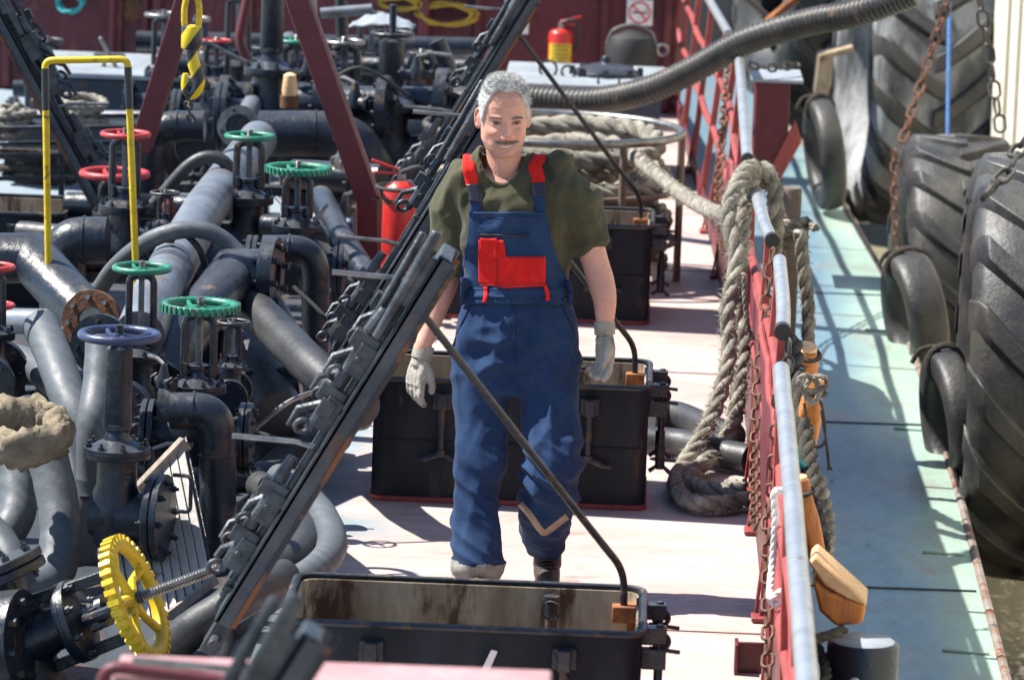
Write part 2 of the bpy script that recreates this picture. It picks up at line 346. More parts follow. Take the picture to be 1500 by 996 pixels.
# seams and rubbing bar of the side deck
mb = MB()
pts = [Vector((EX(OUT, y)+.012, y, -.405)) for y in ys]
mb.tube(pts, .02, 8)
o = mb.build('rubbing_bar', MAT('rub_bar', (.24, .22, .20), (.16, .11, .09), .7, scale=9, bump=.5, rust=.3, rustscale=12)); tag(o, 'long scuffed rubbing bar along the outer edge of the green side deck', 'rubbing bar')
mb = MB()
for y in (11.4, 13.9, 15.9, 17.6, 20.3, 23.1):
    a, b = EX(OUT, y)-.30, EX(OUT, y)-.03
    mb.bar((a+.1, y, -.394), (b, y-.03, -.394), .012, .012)
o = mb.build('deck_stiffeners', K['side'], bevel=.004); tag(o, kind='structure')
mb = MB()
for y in (10.9, 13.3, 16.9, 20.4, 24.3): mb.bar((EX(EDGE, y)+.01, y, -.397), (EX(OUT, y)-.02, y+.02, -.397), .012, .008)
o = mb.build('side_deck_seams', K['navy']); tag(o, kind='structure')
# deck weld seams
mb = MB()
for y in (10.8, 14.35, 17.75, 19.3, 22.3, 25): mb.bar((-6, y+.03, .0015), (EX(EDGE, y)-.01, y, .0015), .010, .007)
o = mb.build('deck_seams', MAT('seam', (.45, .33, .29), (.3, .2, .17), .7, scale=9)); tag(o, kind='structure')
# water
wm = bpy.data.materials.new('water'); wm.use_nodes = True; n = wm.node_tree.nodes; l = wm.node_tree.links; b = n['Principled BSDF']
b.inputs['Base Color'].default_value = (.30, .27, .18, 1); b.inputs['Roughness'].default_value = .08; b.inputs['IOR'].default_value = 1.33
g = n.new('ShaderNodeNewGeometry'); nz = n.new('ShaderNodeTexNoise'); nz.inputs['Scale'].default_value = 3.5; nz.inputs['Detail'].default_value = 3; l.new(g.outputs['Position'], nz.inputs['Vector'])
bp = n.new('ShaderNodeBump'); bp.inputs['Strength'].default_value = .3; bp.inputs['Distance'].default_value = .04; l.new(nz.outputs[0], bp.inputs['Height']); l.new(bp.outputs[0], b.inputs['Normal'])
mb = MB(); mb.grid(lambda u, v: Vector((-600+1200*u, -600+1200*v, -1.45)), 2, 2); o = mb.build('water', wm); tag(o, kind='structure')
# quay wall
qm = MAT('quay_cream', (.74, .70, .58), (.60, .55, .43), .75, scale=3, stretch=(1, 4, .25), bump=.25, rust=.05, rustscale=5, rustcol=(.4, .3, .2))
q = empty('quay_wall', (2.3, 20, -1.5), 'cream painted quay wall rising behind the big tyres at the right edge', 'wall')
mb = MB(); mb.box((.25, -1.6, 1.9), (.5, 21, 4.4)); mb.build('wall_face', qm, q, smooth=False, bevel=.01)
mb = MB()
for i in range(24): mb.box((-.012, -10.8+i*.8, 1.9), (.03, .05, 4.38))
mb.build('batten', qm, q, smooth=False, bevel=.004)
# moored hull far behind
hm = MAT('black_hull', (.025, .03, .035), (.05, .055, .06), .5, scale=2, bump=.2, rust=.1)
q = empty('moored_barge', (2.2, 38, -1.4), 'black hull of another vessel beyond the farthest tractor tyre', 'barge')
mb = MB(); mb.lathe([(2.4, 0), (2.6, 1.2), (2.65, 4.6)], sx=1.0, sy=.7); mb.build('hull', hm, q)
mb = MB(); mb.ring((0, 0, 2.6), (0, 0, 1), 2.64, .06, sy=.7, seg=48); mb.ring((0, 0, 3.5), (0, 0, 1), 2.66, .05, sy=.7, seg=48); mb.build('fender_rail', K['rust'], q)

# ------------------------------------------------------------------ bulkhead across the far end of the deck
YB = 29.2
q = empty('bulkhead', (-1.8, YB, 0), 'dark maroon steel bulkhead closing off the far end of the deck', 'bulkhead')
xl = D(-60, 40, YB).x; xr = D(992, 40, YB).x
mb = MB(); mb.box(((xl+xr)/2+1.8, .1, 1.25), (xr-xl, .2, 2.5)); mb.build('plate', K['maroonwall'], q, smooth=False, bevel=.01)
for px in (12, 175, 213, 365, 700, 885, 978):
    p = D(px, 40, YB); mb = MB(); mb.box((p.x+1.8, -.03, 1.25), (.045, .06, 2.45)); mb.build('stiffener', K['maroonwall'], q, smooth=False, bevel=.006)
for (px, r) in ((163, .022), (229, .03), (620, .045), (355, .04)):
    p = D(px, 40, YB-.12); mb = MB(); mb.tube([(p.x+1.8, -.1, 0), (p.x+1.8, -.1, .75 if px == 620 else 2.4)], r, 10)
    if px == 620: mb.lathe([(r, 0), (r*.9, .03), (0, .045)], (p.x+1.8, -.1, .75))
    mb.build('standpipe', K['maroon'], q)
p = D(195, 15, YB-.02); mb = MB(); mb.lathe([(.09, 0), (.075, .014), (0, .014)], (p.x+1.8, -.012, p.z), (0, -1, 0)); mb.build('rusty_port', K['rust'], q)
# signs
def sign(name, px, py, wpx, hpx, Y, label, cat):
    c = D(px, py, Y); s = Y/F
    q = empty(name, c, label, cat); mb = MB(); mb.box((0, 0, 0), (wpx*s, .012, hpx*s)); mb.build('panel', K['white'], q, smooth=False, bevel=.003); return q, s
q, s = sign('no_smoking_sign', 937, 19, 38, 38, YB-.05, 'white square sign with red crossed circle on the maroon bulkhead', 'sign')
rm = MAT('sign_red', (.65, .06, .05), (.6, .06, .05), .5, bump=0); bkm = MAT('sign_black', (.03, .03, .03), (.02, .02, .02), .5, bump=0)
mb = MB(); mb.ring((0, -.008, 0), (0, 1, 0), .068, .0065, 36, 6); mb.bar((-.045, -.0085, .047), (.045, -.0085, -.047), .012, .004, up=(0, 1, 0)); mb.build('prohibition_ring', rm, q)
mb = MB(); mb.bar((-.045, -.0075, 0), (.035, -.0075, 0), .012, .003, up=(0, 1, 0)); mb.bar((.04, -.0075, 0), (.05, -.0075, 0), .012, .003, up=(0, 1, 0))
mb.tube([(.04, -.0075, .008), (.048, -.0075, .02), (.038, -.0075, .03)], .002, 5); mb.build('cigarette', bkm, q)
q, s = sign('notice_board', 757, 20, 36, 60, YB-.05, 'plain white notice partly hidden behind the tip of the third hatch lid', 'notice')
# coiled cables and ropes on bulkhead
def coil(name, px, py, Y, w_, h_, r, n, mat, label, cat, jit=.25):
    c = D(px, py, Y); s = Y/F; pts = []
    for i in range(n*22):
        t = 2*math.pi*i/22; k = i/(n*22)
        a = 1-jit*abs(math.sin(i*.13+k*9)); b_ = 1-jit*abs(math.cos(i*.077+2))
        pts.append(c+Vector((w_*s/2*a*math.cos(t), -.05-.04*math.sin(i*.31), h_*s/2*b_*math.sin(t)+.01*math.sin(i*.7))))
    mb = MB(); mb.tube(pts, r, 6); o = mb.build(name, mat); return tag(o, label, cat)
coil('cable_coil', 655, 20, YB-.05, 95, 36, .008, 9, K['yellowcable'], 'yellow cable coil hanging on the maroon bulkhead above the pumps', 'cable')
coil('cable_coil', 585, 4, YB-.05, 70, 20, .008, 5, K['yellowcable'], 'small yellow cable hank at the top of the bulkhead, left of the larger coil', 'cable')
coil('rope_hank', 104, 3, YB-.05, 44, 32, .009, 6, K['cyanrope'], 'turquoise rope hank hanging on the bulkhead at upper left', 'rope')
mb = MB(); mb.tube(spline([D(700, 40, YB-.1), D(706, 75, YB-.1), D(670, 95, YB-.1), D(615, 80, YB-.1), D(580, 30, YB-.1)]), .007, 6); o = mb.build('cable', K['rubber']); tag(o, 'thin black cable sagging below the yellow cable coil', 'cable')
# fire extinguisher builder
def extinguisher(px, py_top, py_bot, Y, dia, label, lab=None, hoop=True):
    c = D(px, py_bot, Y); s = Y/F; h = (py_bot-py_top)*s; r = dia*s/2
    q = empty('fire_extinguisher', c, label, 'extinguisher', 'fire extinguishers')
    mb = MB(); mb.lathe([(0, 0), (r*.9, 0), (r, .02), (r, h*.86), (r*.86, h*.94), (r*.5, h*.99), (r*.25, h)], seg=32); mb.build('cylinder', K['red'], q)
    mb = MB(); mb.cyl((0, 0, h), (0, 0, h+.045), r*.25, r*.2, 12); mb.build('valve_head', K['steel'], q)
    mb = MB(); mb.bar((-.01, 0, h+.045), (-.13 if hoop else .13, -.01, h+.085), .02, .012); mb.bar((0, 0, h+.03), (-.12 if hoop else .1, -.02, h+.035), .02, .010); mb.build('lever', K['red'], q, bevel=.003)
    mb = MB(); mb.tube(spline([(0, -.02, h+.04), (r*1.1, -.03, h+.06), (r*1.5, -.02, h-.05), (r*1.12, -.03, h*.4)]), .011, 8); mb.build('hose', K['rubber'], q)
    if lab:
        mb = MB(); mb.grid(lambda u, v: Vector((r*1.006*math.sin((u-.5)*2.2), -r*1.006*math.cos((u-.5)*2.2), h*.06+h*.58*v)), 12, 2); mb.build('label_plate', lab, q)
        mb = MB()
        for k in range(5):
            z0 = h*(.16+.1*k); mb.grid(lambda u, v: Vector((r*1.012*math.sin((u-.5)*(1.6-.2*(k % 2))), -r*1.012*math.cos((u-.5)*(1.6-.2*(k % 2))), z0+.012*v)), 8, 2)
        mb.build('label_print', MAT('label_ink', (.2, .17, .05), (.15, .12, .05), .6, bump=0), q)
    return q, r, h
extinguisher(820, 42, 100, YB-.35, 36, 'faded red fire extinguisher with yellow label standing by the far bulkhead', K['yellow'], False)
q, r, h = extinguisher(584, 262, 398, 18.8, 54, 'bright red fire extinguisher beside the maroon brace post, left of the man')
mb = MB(); mb.ring((.02, 0, h*.93), (0, 0, 1), .125, .009, 32, 8); mb.bar((.02, .12, h*.93), (.02, .2, h*.93), .03, .012); mb.build('holder_ring', K['rubber'], q)
mb = MB(); mb.lathe([(r*1.02, 0), (r*1.02, .02)], (0, 0, h*.76)); mb.build('strap', K['rust'], q)

# ------------------------------------------------------------------ grey tanks
def tank(pxl, pxr, pyf, label, z=.57, depth=1.1):
    a = G(pxl, pyf, z); b = G(pxr, pyf, z); yf = (a.y+b.y)/2
    q = empty('tank', ((a.x+b.x)/2, yf, 0), label, 'tank', 'grey topped tanks'); W = b.x-a.x
    mb = MB(); mb.box((0, depth/2, z/2-.01), (W, depth, z-.02)); mb.build('tank_side', K['navy'], q, smooth=False, bevel=.008)
    mb = MB(); mb.box((0, depth/2, z), (W+.05, depth+.05, .03)); mb.build('tank_top', K['greytop'], q, smooth=False, bevel=.006)
    return q, W, yf
q, W, yf = tank(30, 292, 112, 'long tank with pale grey top and dark blue side, at upper left')
def cleat(parent, x, y, z, s=1, mat=None, name='deck_fitting'):
    mb = MB(); mb.cyl((x-.03*s, y, z), (x-.03*s, y, z+.06*s), .012*s, seg=8); mb.cyl((x+.03*s, y, z), (x+.03*s, y, z+.06*s), .012*s, seg=8)
    mb.cyl((x-.09*s, y, z+.065*s), (x+.09*s, y, z+.065*s), .016*s, seg=8); mb.build(name, mat or K['steel'], parent)
cleat(q, .3, .6, .585, 1.2); cleat(q, -.05, .35, .585, 1)
mb = MB(); mb.cyl((.0, .3, .58), (-.1, .3, .76), .012); mb.cyl((.5, .3, .58), (.5, .3, .7), .03); mb.box((.48, .25, .62), (.25, .1, .07)); mb.build('bracket', K['steel'], q, bevel=.004)
q, W, yf = tank(742, 968, 128, 'pale grey topped tank with a small hatch cap, behind the ribbed hose')
mb = MB(); mb.lathe([(.0, .0), (.2, 0), (.2, .02), (.15, .05), (.04, .075), (.03, .11), (0, .12)], (.12, .55, .585)); 
for k in range(8):
    t = k*math.pi/4; mb.box((.12+.2*math.cos(t), .55+.2*math.sin(t), .61), (.035, .035, .05))
mb.build('hatch_cap', K['black'], q, bevel=.002)
mb = MB(); mb.ring((-.22, .45, .62), (0, 1, .1), .05, .008, 20, 6); mb.ring((-.1, .4, .61), (.2, 1, .3), .04, .008, 20, 6); mb.tube([(.08, .05, .58), (.08, .05, .64), (.2, .05, .64), (.2, .05, .58)], .01, 6); mb.build('padeye', K['black2'], q)

# ------------------------------------------------------------------ hatches with open lids
K['gasket'] = MAT('rusty_lid_edge', (.02, .02, .022), (.05, .03, .02), .6, scale=8, bump=.4, rust=.38, rustscale=4, rustcol=(.20, .07, .025))
def dog(mb, m):   # T-bar toggle dog hanging on a bracket, local: bolt along -z
    mb.box((0, 0, .02), (.035, .05, .06), m); mb.cyl((0, 0, 0), (0, 0, -.16), .014, m=m, seg=10)
    mb.cyl((0, 0, -.16), (0, 0, -.185), .022, m=m, seg=8)
    mb.tube([(0, 0, -.175), (-.055, 0, -.2), (-.09, 0, -.205)], [.014, .011, .008], 8, m=m); mb.tube([(0, 0, -.175), (.055, 0, -.2), (.09, 0, -.205)], [.014, .011, .008], 8, m=m)
def hatch(mir=1, tip_dx=0):
    q = empty('deck_hatch')
    W, Dp, Hh = 1.03, .60, .47; x0, x1 = (-W, 0) if mir > 0 else (0, W)
    def prof(ins, z0, z1, t, mat, nm, bev=.012):
        mb = MB(); a, b, c, d_ = x0+ins, x1-ins, ins, Dp-ins
        r = .05
        def loop(o_):
            pts = []
            for (cx, cy, a0) in ((b-r, c+r, -90), (b-r, d_-r, 0), (a+r, d_-r, 90), (a+r, c+r, 180)):
                for k in range(5):
                    t_ = R_(a0+k*22.5); pts.append((cx+(r-o_)*math.cos(t_), cy+(r-o_)*math.sin(t_)))
            return pts
        O, I = loop(0), loop(t); n_ = len(O)
        for P_, z_ in ((O, z0), (O, z1), (I, z1), (I, z0)):
            for (x, y) in P_: mb.v.append(Vector((x, y, z_)))
        for k in range(n_):
            j = (k+1) % n_
            for s_i in range(4):
                s_j = (s_i+1) % 4; mb.f.append((s_i*n_+k, s_i*n_+j, s_j*n_+j, s_j*n_+k))
        return mb.build(nm, mat, q, ang=30)
    prof(0, .0, Hh, .012, K['hatch'], 'coaming')
    prof(.0135, .10, Hh-.012, .006, K['hatchin'], 'inner_lining')
    mb = MB(); mb.box(((x0+x1)/2, Dp/2, .1), (W-.04, Dp-.04, .01)); mb.build('inner_floor', K['hatchin'], q)
    prof(-.006, 0.002, .02, .02, K['redrail'], 'base_strip')
    mb = MB()
    for z_ in (Hh-.006,):
        lp = []
        for (cx, cy, a0) in ((x1-.05, .05, -90), (x1-.05, Dp-.05, 0), (x0+.05, Dp-.05, 90), (x0+.05, .05, 180)):
            for k in range(5):
                t_ = R_(a0+k*22.5); lp.append(Vector((cx+.052*math.cos(t_), cy+.052*math.sin(t_), z_)))
        mb.tube(lp, .011, 8, closed=True)
    mb.build('top_rim', K['black2'], q)
    sg = mir
    # front dogs, weld line
    for xx in (x0+.26, x1-.22):
        mb = MB(); dog(mb, Matrix.Translation((xx, -.03, Hh-.10))); mb.box((xx, -.012, Hh-.08), (.07, .025, .06)); mb.build('front_dog', K['black2'], q, bevel=.002)
    xe = x1 if mir > 0 else x0
    for yy in (.12, .42):
        mb = MB(); mb.box((xe+.03*sg, yy, Hh-.03), (.08, .05, .045)); mb.box((xe+.035*sg, yy, Hh-.10), (.07, .035, .06))
        mb.ring((xe+.055*sg, yy, Hh-.05), (0, 1, 0), .022, .008, 16, 6); mb.cyl((xe+.05*sg, yy, Hh), (xe+.05*sg, yy, Hh-.33), .012, seg=8)
        mb.cyl((xe+.05*sg, yy, Hh-.24), (xe+.05*sg, yy, Hh-.33), .019, seg=8); mb.tube([(xe+.01*sg, yy, Hh-.34), (xe+.05*sg, yy, Hh-.31), (xe+.09*sg, yy, Hh-.345)], .009, 6)
        mb.cyl((xe+.02*sg, yy, Hh-.07), (xe+.11*sg, yy, Hh-.08), .007, seg=6)
        mb.build('side_dog', K['black2'], q, bevel=.002)
    mb = MB(); mb.tube([(x0+.03, -.002, .235), (x1-.03, -.002, .235)], .004, 6); mb.build('weld_seam', K['hatch'], q)
    # rod bracket + pin inside
    mb = MB(); mb.box((xe-.055*sg, Dp-.10, Hh-.06), (.07, .05, .05)); mb.box((xe-.03*sg, Dp-.06, Hh-.10), (.03, .08, .12)); mb.build('rod_bracket', K['rustbright'], q, bevel=.003)
    mb = MB(); mb.cyl((xe-.27*sg, Dp-.08, .22), (xe-.27*sg, Dp-.08, Hh-.03), .018, seg=12); mb.cyl((xe-.27*sg, Dp-.08, Hh-.032), (xe-.27*sg, Dp-.08, Hh-.02), .024, seg=12); mb.ring((xe-.27*sg, Dp-.105, Hh-.06), (.2, 1, .1), .028, .003, 20, 5); mb.build('lifting_pin', K['black2'], q)
    # lid: local frame u along lid, v depth, n normal (outer side: up-left)
    hx, hz = (x0-.145, .43) if mir > 0 else (x1+.19, .43)
    a = R_(60.4); U = Vector((math.cos(a)*sg, 0, math.sin(a))); V = Vector((0, 1, 0)); N = Vector((-math.sin(a)*sg, 0, math.cos(a)))
    M_ = Matrix((U, V, N)).transposed().to_4x4(); M_.translation = Vector((hx, -.02, hz))
    L, T, LD = 1.24, .055, .26
    mb = MB(); mb.box((L/2, LD/2, T-.01), (L, LD, .02), M_)
    for v in (0.006, LD-.006): mb.box((L/2, v, T/2), (L, .012, T), M_)
    mb.box((.006, LD/2, T/2), (.012, LD, T), M_); mb.box((L-.006, LD/2, T-.025), (.012, LD, .03), M_)
    lid = mb.build('lid', K['lidsteel'], q, smooth=False, bevel=.007)
    mb = MB()
    mb.box((L*.5, .004, -.002), (L-.03, .02, .014), M_); mb.build('lid_gasket', K['gasket'], lid); mb = MB(); mb.box((L*.5, LD-.012, -.004), (L-.05, .016, .02), M_); mb.build('lid_gasket', K['rustbright'], lid)
    mb = MB(); mb.box((.5*L, .05, T+.012), (L*.96, .02, .014), M_); mb.box((.5*L, LD-.05, T+.012), (L*.96, .02, .014), M_)
    mb.box((.5*L, LD/2, T+.01), (L*.9, .012, .03), M_)
    for u in (.1, .36, .7, 1.0): mb.box((u, LD/2, T+.012), (.012, LD-.06, .03), M_)
    mb.build('lid_ribs', K['lidclamp'], lid, bevel=.003)
    rr = random.Random(3)
    for u, v in ((.20, .03), (.26, .16), (.36, .03), (.68, .03), (.76, .16), (.86, .03), (.96, .16)):
        mb = MB(); m2 = M_ @ Matrix.Translation((u, v+.02, T))
        mb.box((0, 0, .03), (.10, .05, .05), m2); mb.box((.05, .0, .05), (.05, .04, .08), m2)
        mb.cyl((-.07, 0, .055), (.10, 0, .055), .014, m=m2, seg=8); mb.cyl((.08, 0, .055), (.16, 0, .05), .02, .016, m=m2, seg=8)
        mb.ring((-.07, 0, .075), (.3, 1, .5), .022, .008, 18, 6, m=m2); mb.bolts((0, 0, .05), (0, 0, 1), 0, 1, .017, .02) if False else None
        mb.cyl((0.0, -.03, .04), (0.0, .045, .04), .011, m=m2, seg=6)
        k_ = rr.uniform(.4, 1.1); j_ = rr.uniform(-.03, .05); mb.tube([(.02, .02, .05), (-.04*k_, .03+j_*.5, .05+.06*k_), (-.10*k_, .03+j_, .06+.05*k_)], [.014, .012, .009], 6, m=m2); mb.box((rr.uniform(-.05, .05), rr.uniform(-.02, .03), .045), (.05, .04, .045), m2)
        mb.build('clamp', K['lidclamp'], lid, bevel=.002)
    for u, v in ((.58, .05), (1.12, .12)):
        mb = MB(); m2 = M_ @ Matrix.Translation((u, v, T)); mb.tube([(0, 0, 0), (-.02, 0, .07), (-.10, 0, .23)], [.009, .008, .008], 8, m=m2); mb.build('clamp_handle', K['steel'], lid)
    mb = MB(); mb.box((L-.10, .03, T+.02), (.16, .04, .05), M_); mb.tube([(L-.3, .02, T+.03), (L-.02, .02, T+.035), (L+.05, .02, T+.04)], [.014, .020, .016], 10, m=M_); mb.tube([(L-.32, .07, T+.06), (L+.02, .07, T+.07)], .012, 8, m=M_); mb.build('latch', K['lidclamp'], lid, bevel=.004)
    mb = MB(); mb.box((-.03, .1, .02), (.16, .05, .05), M_); mb.box((-.03, .2, .02), (.16, .05, .05), M_); mb.cyl((-.06, 0, .02), (-.06, LD, .02), .016, m=M_); mb.build('hinge', K['lidclamp'], lid, bevel=.003)
    # prop rod
    p0 = M_ @ Vector((.835*L, LD+.02, .02)); p1 = Vector((xe-.055*sg, Dp-.10, Hh-.06))
    kn = p1+Vector((-.005*sg, 0, .13)); k2 = p1+Vector((-.07*sg, .0, .205))
    mb = MB(); mb.tube(fillet([p0, k2+ (p0-k2)*.02, kn, p1], .05), .0115, 10); mb.ring(p0, (0, 1, 0), .024, .009, 18, 6); mb.build('prop_rod', K['black2'], q)
    return q
h0 = hatch()
GH = 'open black deck hatches along the walkway'
HL = [((.075, 12.31), 'nearest fully visible black hatch with rust-stained inner walls, in front of the man'),
      ((.088, 16.28), 'black hatch directly behind the man, its box seen on both sides of his legs'),
      ((.094, 20.55), 'farther black hatch beside the man\'s forearm, with rusty rim and rope basket behind'),
      ((.05, 7.72), 'blurred hatch lid tip in the near foreground at the bottom edge')]
for i, ((x, y), lb) in enumerate(HL):
    o = h0 if i == 0 else copy_tree(h0)
    o.location = (x, y, 0); o.scale = (1, .4 if i == 3 else 1, 1); tag(o, lb, 'hatch', GH)
hm_ = hatch(-1); p = G(-140, 300, .47); hm_.location = (p.x-.25, 20.2, 0); tag(hm_, 'rusty rimmed hatch at the left edge whose dark lid leans to the left', 'hatch', 'open hatches on the far side')
hx_ = D(92, 310, 20.2).x - 1.03; hm_.location.x = hx_

c = D(716, 968, 12.29); q_ = HL and [o for o in bpy.data.objects if o.get('label') == HL[0][1]][0]
mb = MB(); mb.add([(-.022, 0, -.03), (.0, 0, -.034), (.024, 0, .03), (.006, 0, .034)], [(0, 1, 2, 3)], Matrix.Translation(c-Vector(q_.location)))
o = mb.build('paint_smear', K['white'], q_, smooth=False); sm = o.modifiers.new('s', 'SOLIDIFY'); sm.thickness = .002

for o in list(bpy.data.objects):      # the farther lids carry fewer clamps
    if o.name.startswith('lid') and o.parent and (o.parent.get('label') in (HL[2][0] if False else HL[2][1], HL[1][1])):
        cl = [x for x in bpy.data.objects if x.parent == o and x.name.split('.')[0] == 'clamp']
        for x in cl[3::2]: bpy.data.objects.remove(x)
# ------------------------------------------------------------------ railing along the starboard edge
TOPX = [(5, .43), (9.7, .442), (12, .475), (13.7, .495), (15, .54), (16.2, .556), (17, .52), (19, .495), (23.6, .54), (27, .40), (30.3, .30)]
rail = empty('deck_railing', (.5, 18, 0), 'red pipe railing with galvanized top tubes along the right side of the walkway', 'railing')
O = Vector((.5, 18, 0))
def rp(y, z, dx=0):
    t = z/1.0; return Vector((EX(EDGE, y)*(1-t)+EX(TOPX, y)*t-.012+dx, y, z))-O
# galvanized top rails, in gate sections
for (y0, y1, ends) in ((7.5, 13.72, 1), (14.45, 16.05, 1), (16.55, 18.6, 1), (18.95, 24.0, 1), (24.5, 30.5, 0)):
    n_ = max(2, int((y1-y0)/.4)); pts = [rp(y0+(y1-y0)*k/n_, 1.0+(.012*math.sin(k*2.1) if y0 < 9 else 0)) for k in range(n_+1)]
    mb = MB(); mb.tube(pts, .027 if y0 < 9 else .025, 16)
    tp = mb.build('top_rail', K['silver'], rail)
    if ends:
        mb = MB(); mb.cyl(pts[0]-Vector((0, .004, 0)), pts[0]+Vector((0, .05, 0)), .0285, seg=16); mb.build('end_collar', K['rubber'], tp)
mr = []
for z, r, dx in ((.72, .019, 0), (.45, .019, 0)):
    pts = [rp(7.5+k*.5, z, dx+.006*math.sin(k*1.7)) for k in range(47)]
    mb = MB(); mb.tube(pts, r, 10); mb.build('mid_rail', K['redrail'], rail)
for i, y in enumerate((9.3, 10.9, 12.2, 13.55, 14.55, 15.95, 16.7, 18.4, 19.1, 20.6, 22.1, 23.7, 24.7, 26.2, 27.7, 29.2, 30.3)):
    mb = MB(); a = rp(y, 0); b = rp(y, .985)
    mb.bar(a, b, .036, .022, up=(0, 1, 0)); mb.bar(a+Vector((-.03, .05, 0)), a+(b-a)*.45, .012, .03, up=(0, 1, 0))
    mb.box(a+Vector((0, 0, .012)), (.09, .09, .016)); mb.build('post', K['redrail'], rail, bevel=.004)
# toe plate with bent, chipped flange
mb = MB()
def toe(u, v):
    y = 7.5+23*u; z = .004+(.70 if y < 21.5 else max(.12, .70-(y-21.5)*.8))*v
    return Vector((EX(EDGE, y)-.004+.012*noise.noise(Vector((y*2.3, v*2, 0)))*v, y, z))-O
mb.grid(toe, 140, 4); o = mb.build('toe_plate', K['maroon'], rail); sm = o.modifiers.new('s', 'SOLIDIFY'); sm.thickness = .01
mb = MB()
mb.tube([Vector((EX(EDGE, 7.5+i*.23)-.012+.006*math.sin(i*1.3), 7.5+i*.23, .705+.008*math.sin(i*2.9)))-O for i in range(61)], .013, 8)
mb.build('flange', K['redrail'], rail)
# short maroon plate fixed at the walkway edge (bottom of frame)
p = G(1105, 985, .0)
q = empty('edge_bracket', p, 'dark maroon steel plate with pink edge at the foot of the railing, bottom of frame', 'bracket')
mb = MB(); mb.box((.02, .0, .03), (.16, .012, .14)); mb.box((-.06, .004, .03), (.012, .10, .14)); mb.build('plate', K['maroon'], q, bevel=.003)
# chains
def chain(name, pts, link, r, mat, label, cat='chain', group=None, tw=0):
    pts = [Vector(p) for p in pts]; fine = spline(pts, 24) if len(pts) > 2 else [pts[0].lerp(pts[1], k/60) for k in range(61)]
    mb = MB(); pitch = link*1.35; acc = 0; k = 0; last = fine[0]
    i = 0; pos = fine[0]; nodes_ = [pos.copy()]
    for p in fine[1:]:
        while (p-nodes_[-1]).length >= pitch:
            nodes_.append(nodes_[-1]+(p-nodes_[-1]).normalized()*pitch)
    for a, b in zip(nodes_, nodes_[1:]):
        t = (b-a).normalized(); up = Vector((1, 0, 0)) if abs(t.x) < .8 else Vector((0, 1, 0))
        x = t.cross(up).normalized(); y = x.cross(t)
        if k % 2: x, y = y, x
        x = (x*math.cos(.3)+y*math.sin(.3)); c = (a+b)/2; hl = link*.5; hw = link*.42; seg = []
        for j in range(14):
            th = 2*math.pi*j/14; cx, cy = math.cos(th), math.sin(th)
            seg.append(c+x*(hw*cx)+t*((hl*.5 if cy > 0 else -hl*.5)+hw*cy))
        mb.tube(seg, r, 5, closed=True); k += 1
    o = mb.build(name, mat); return tag(o, label, cat, group)
GC = 'safety chains on the railing'
W_ = lambda y, z, dx=0: rp(y, z, dx)+O
chain('safety_chain', [W_(13.70, .98), W_(13.95, .60, -.01), W_(14.2, .35), W_(14.45, .30)], .05, .006, K['chain'], 'rusty chain hanging from the near end of the long galvanized rail', group=GC)
chain('safety_chain', [W_(14.45, .98, .02), W_(14.3, .5, .03), W_(14.1, .15, .02)], .045, .006, K['chaindark'], 'dark chain looped below the short galvanized rail section', group=GC)
chain('safety_chain', [W_(16.50, .98), W_(16.3, .6, -.03), W_(15.9, .3, -.03), W_(15.2, .18, -.03)], .045, .006, K['chain'], 'rusty chain hanging below the rail end next to the rope-wrapped section', group=GC)
chain('safety_chain', [W_(13.0, .72, -.045), W_(12.4, .3, -.045), W_(12.1, .12, -.045)], .04, .0055, K['chain'], 'thin rusty chain drooping low inside the railing near the bottom', group=GC)
chain('safety_chain', [W_(24.2, .98), W_(23.2, .6, -.03), W_(22.4, .35, -.03), W_(21, .3, -.03)], .05, .007, K['chain'], 'rusty chain on the distant rail section under the ribbed hose', group=GC)
chain('safety_chain', [D(1098, 96, 24.5), D(1130, 100, 24.6), D(1172, 94, 24.8)], .05, .008, K['chaindark'], 'dark chain lying along the top of the maroon locker beyond the railing', group=GC)
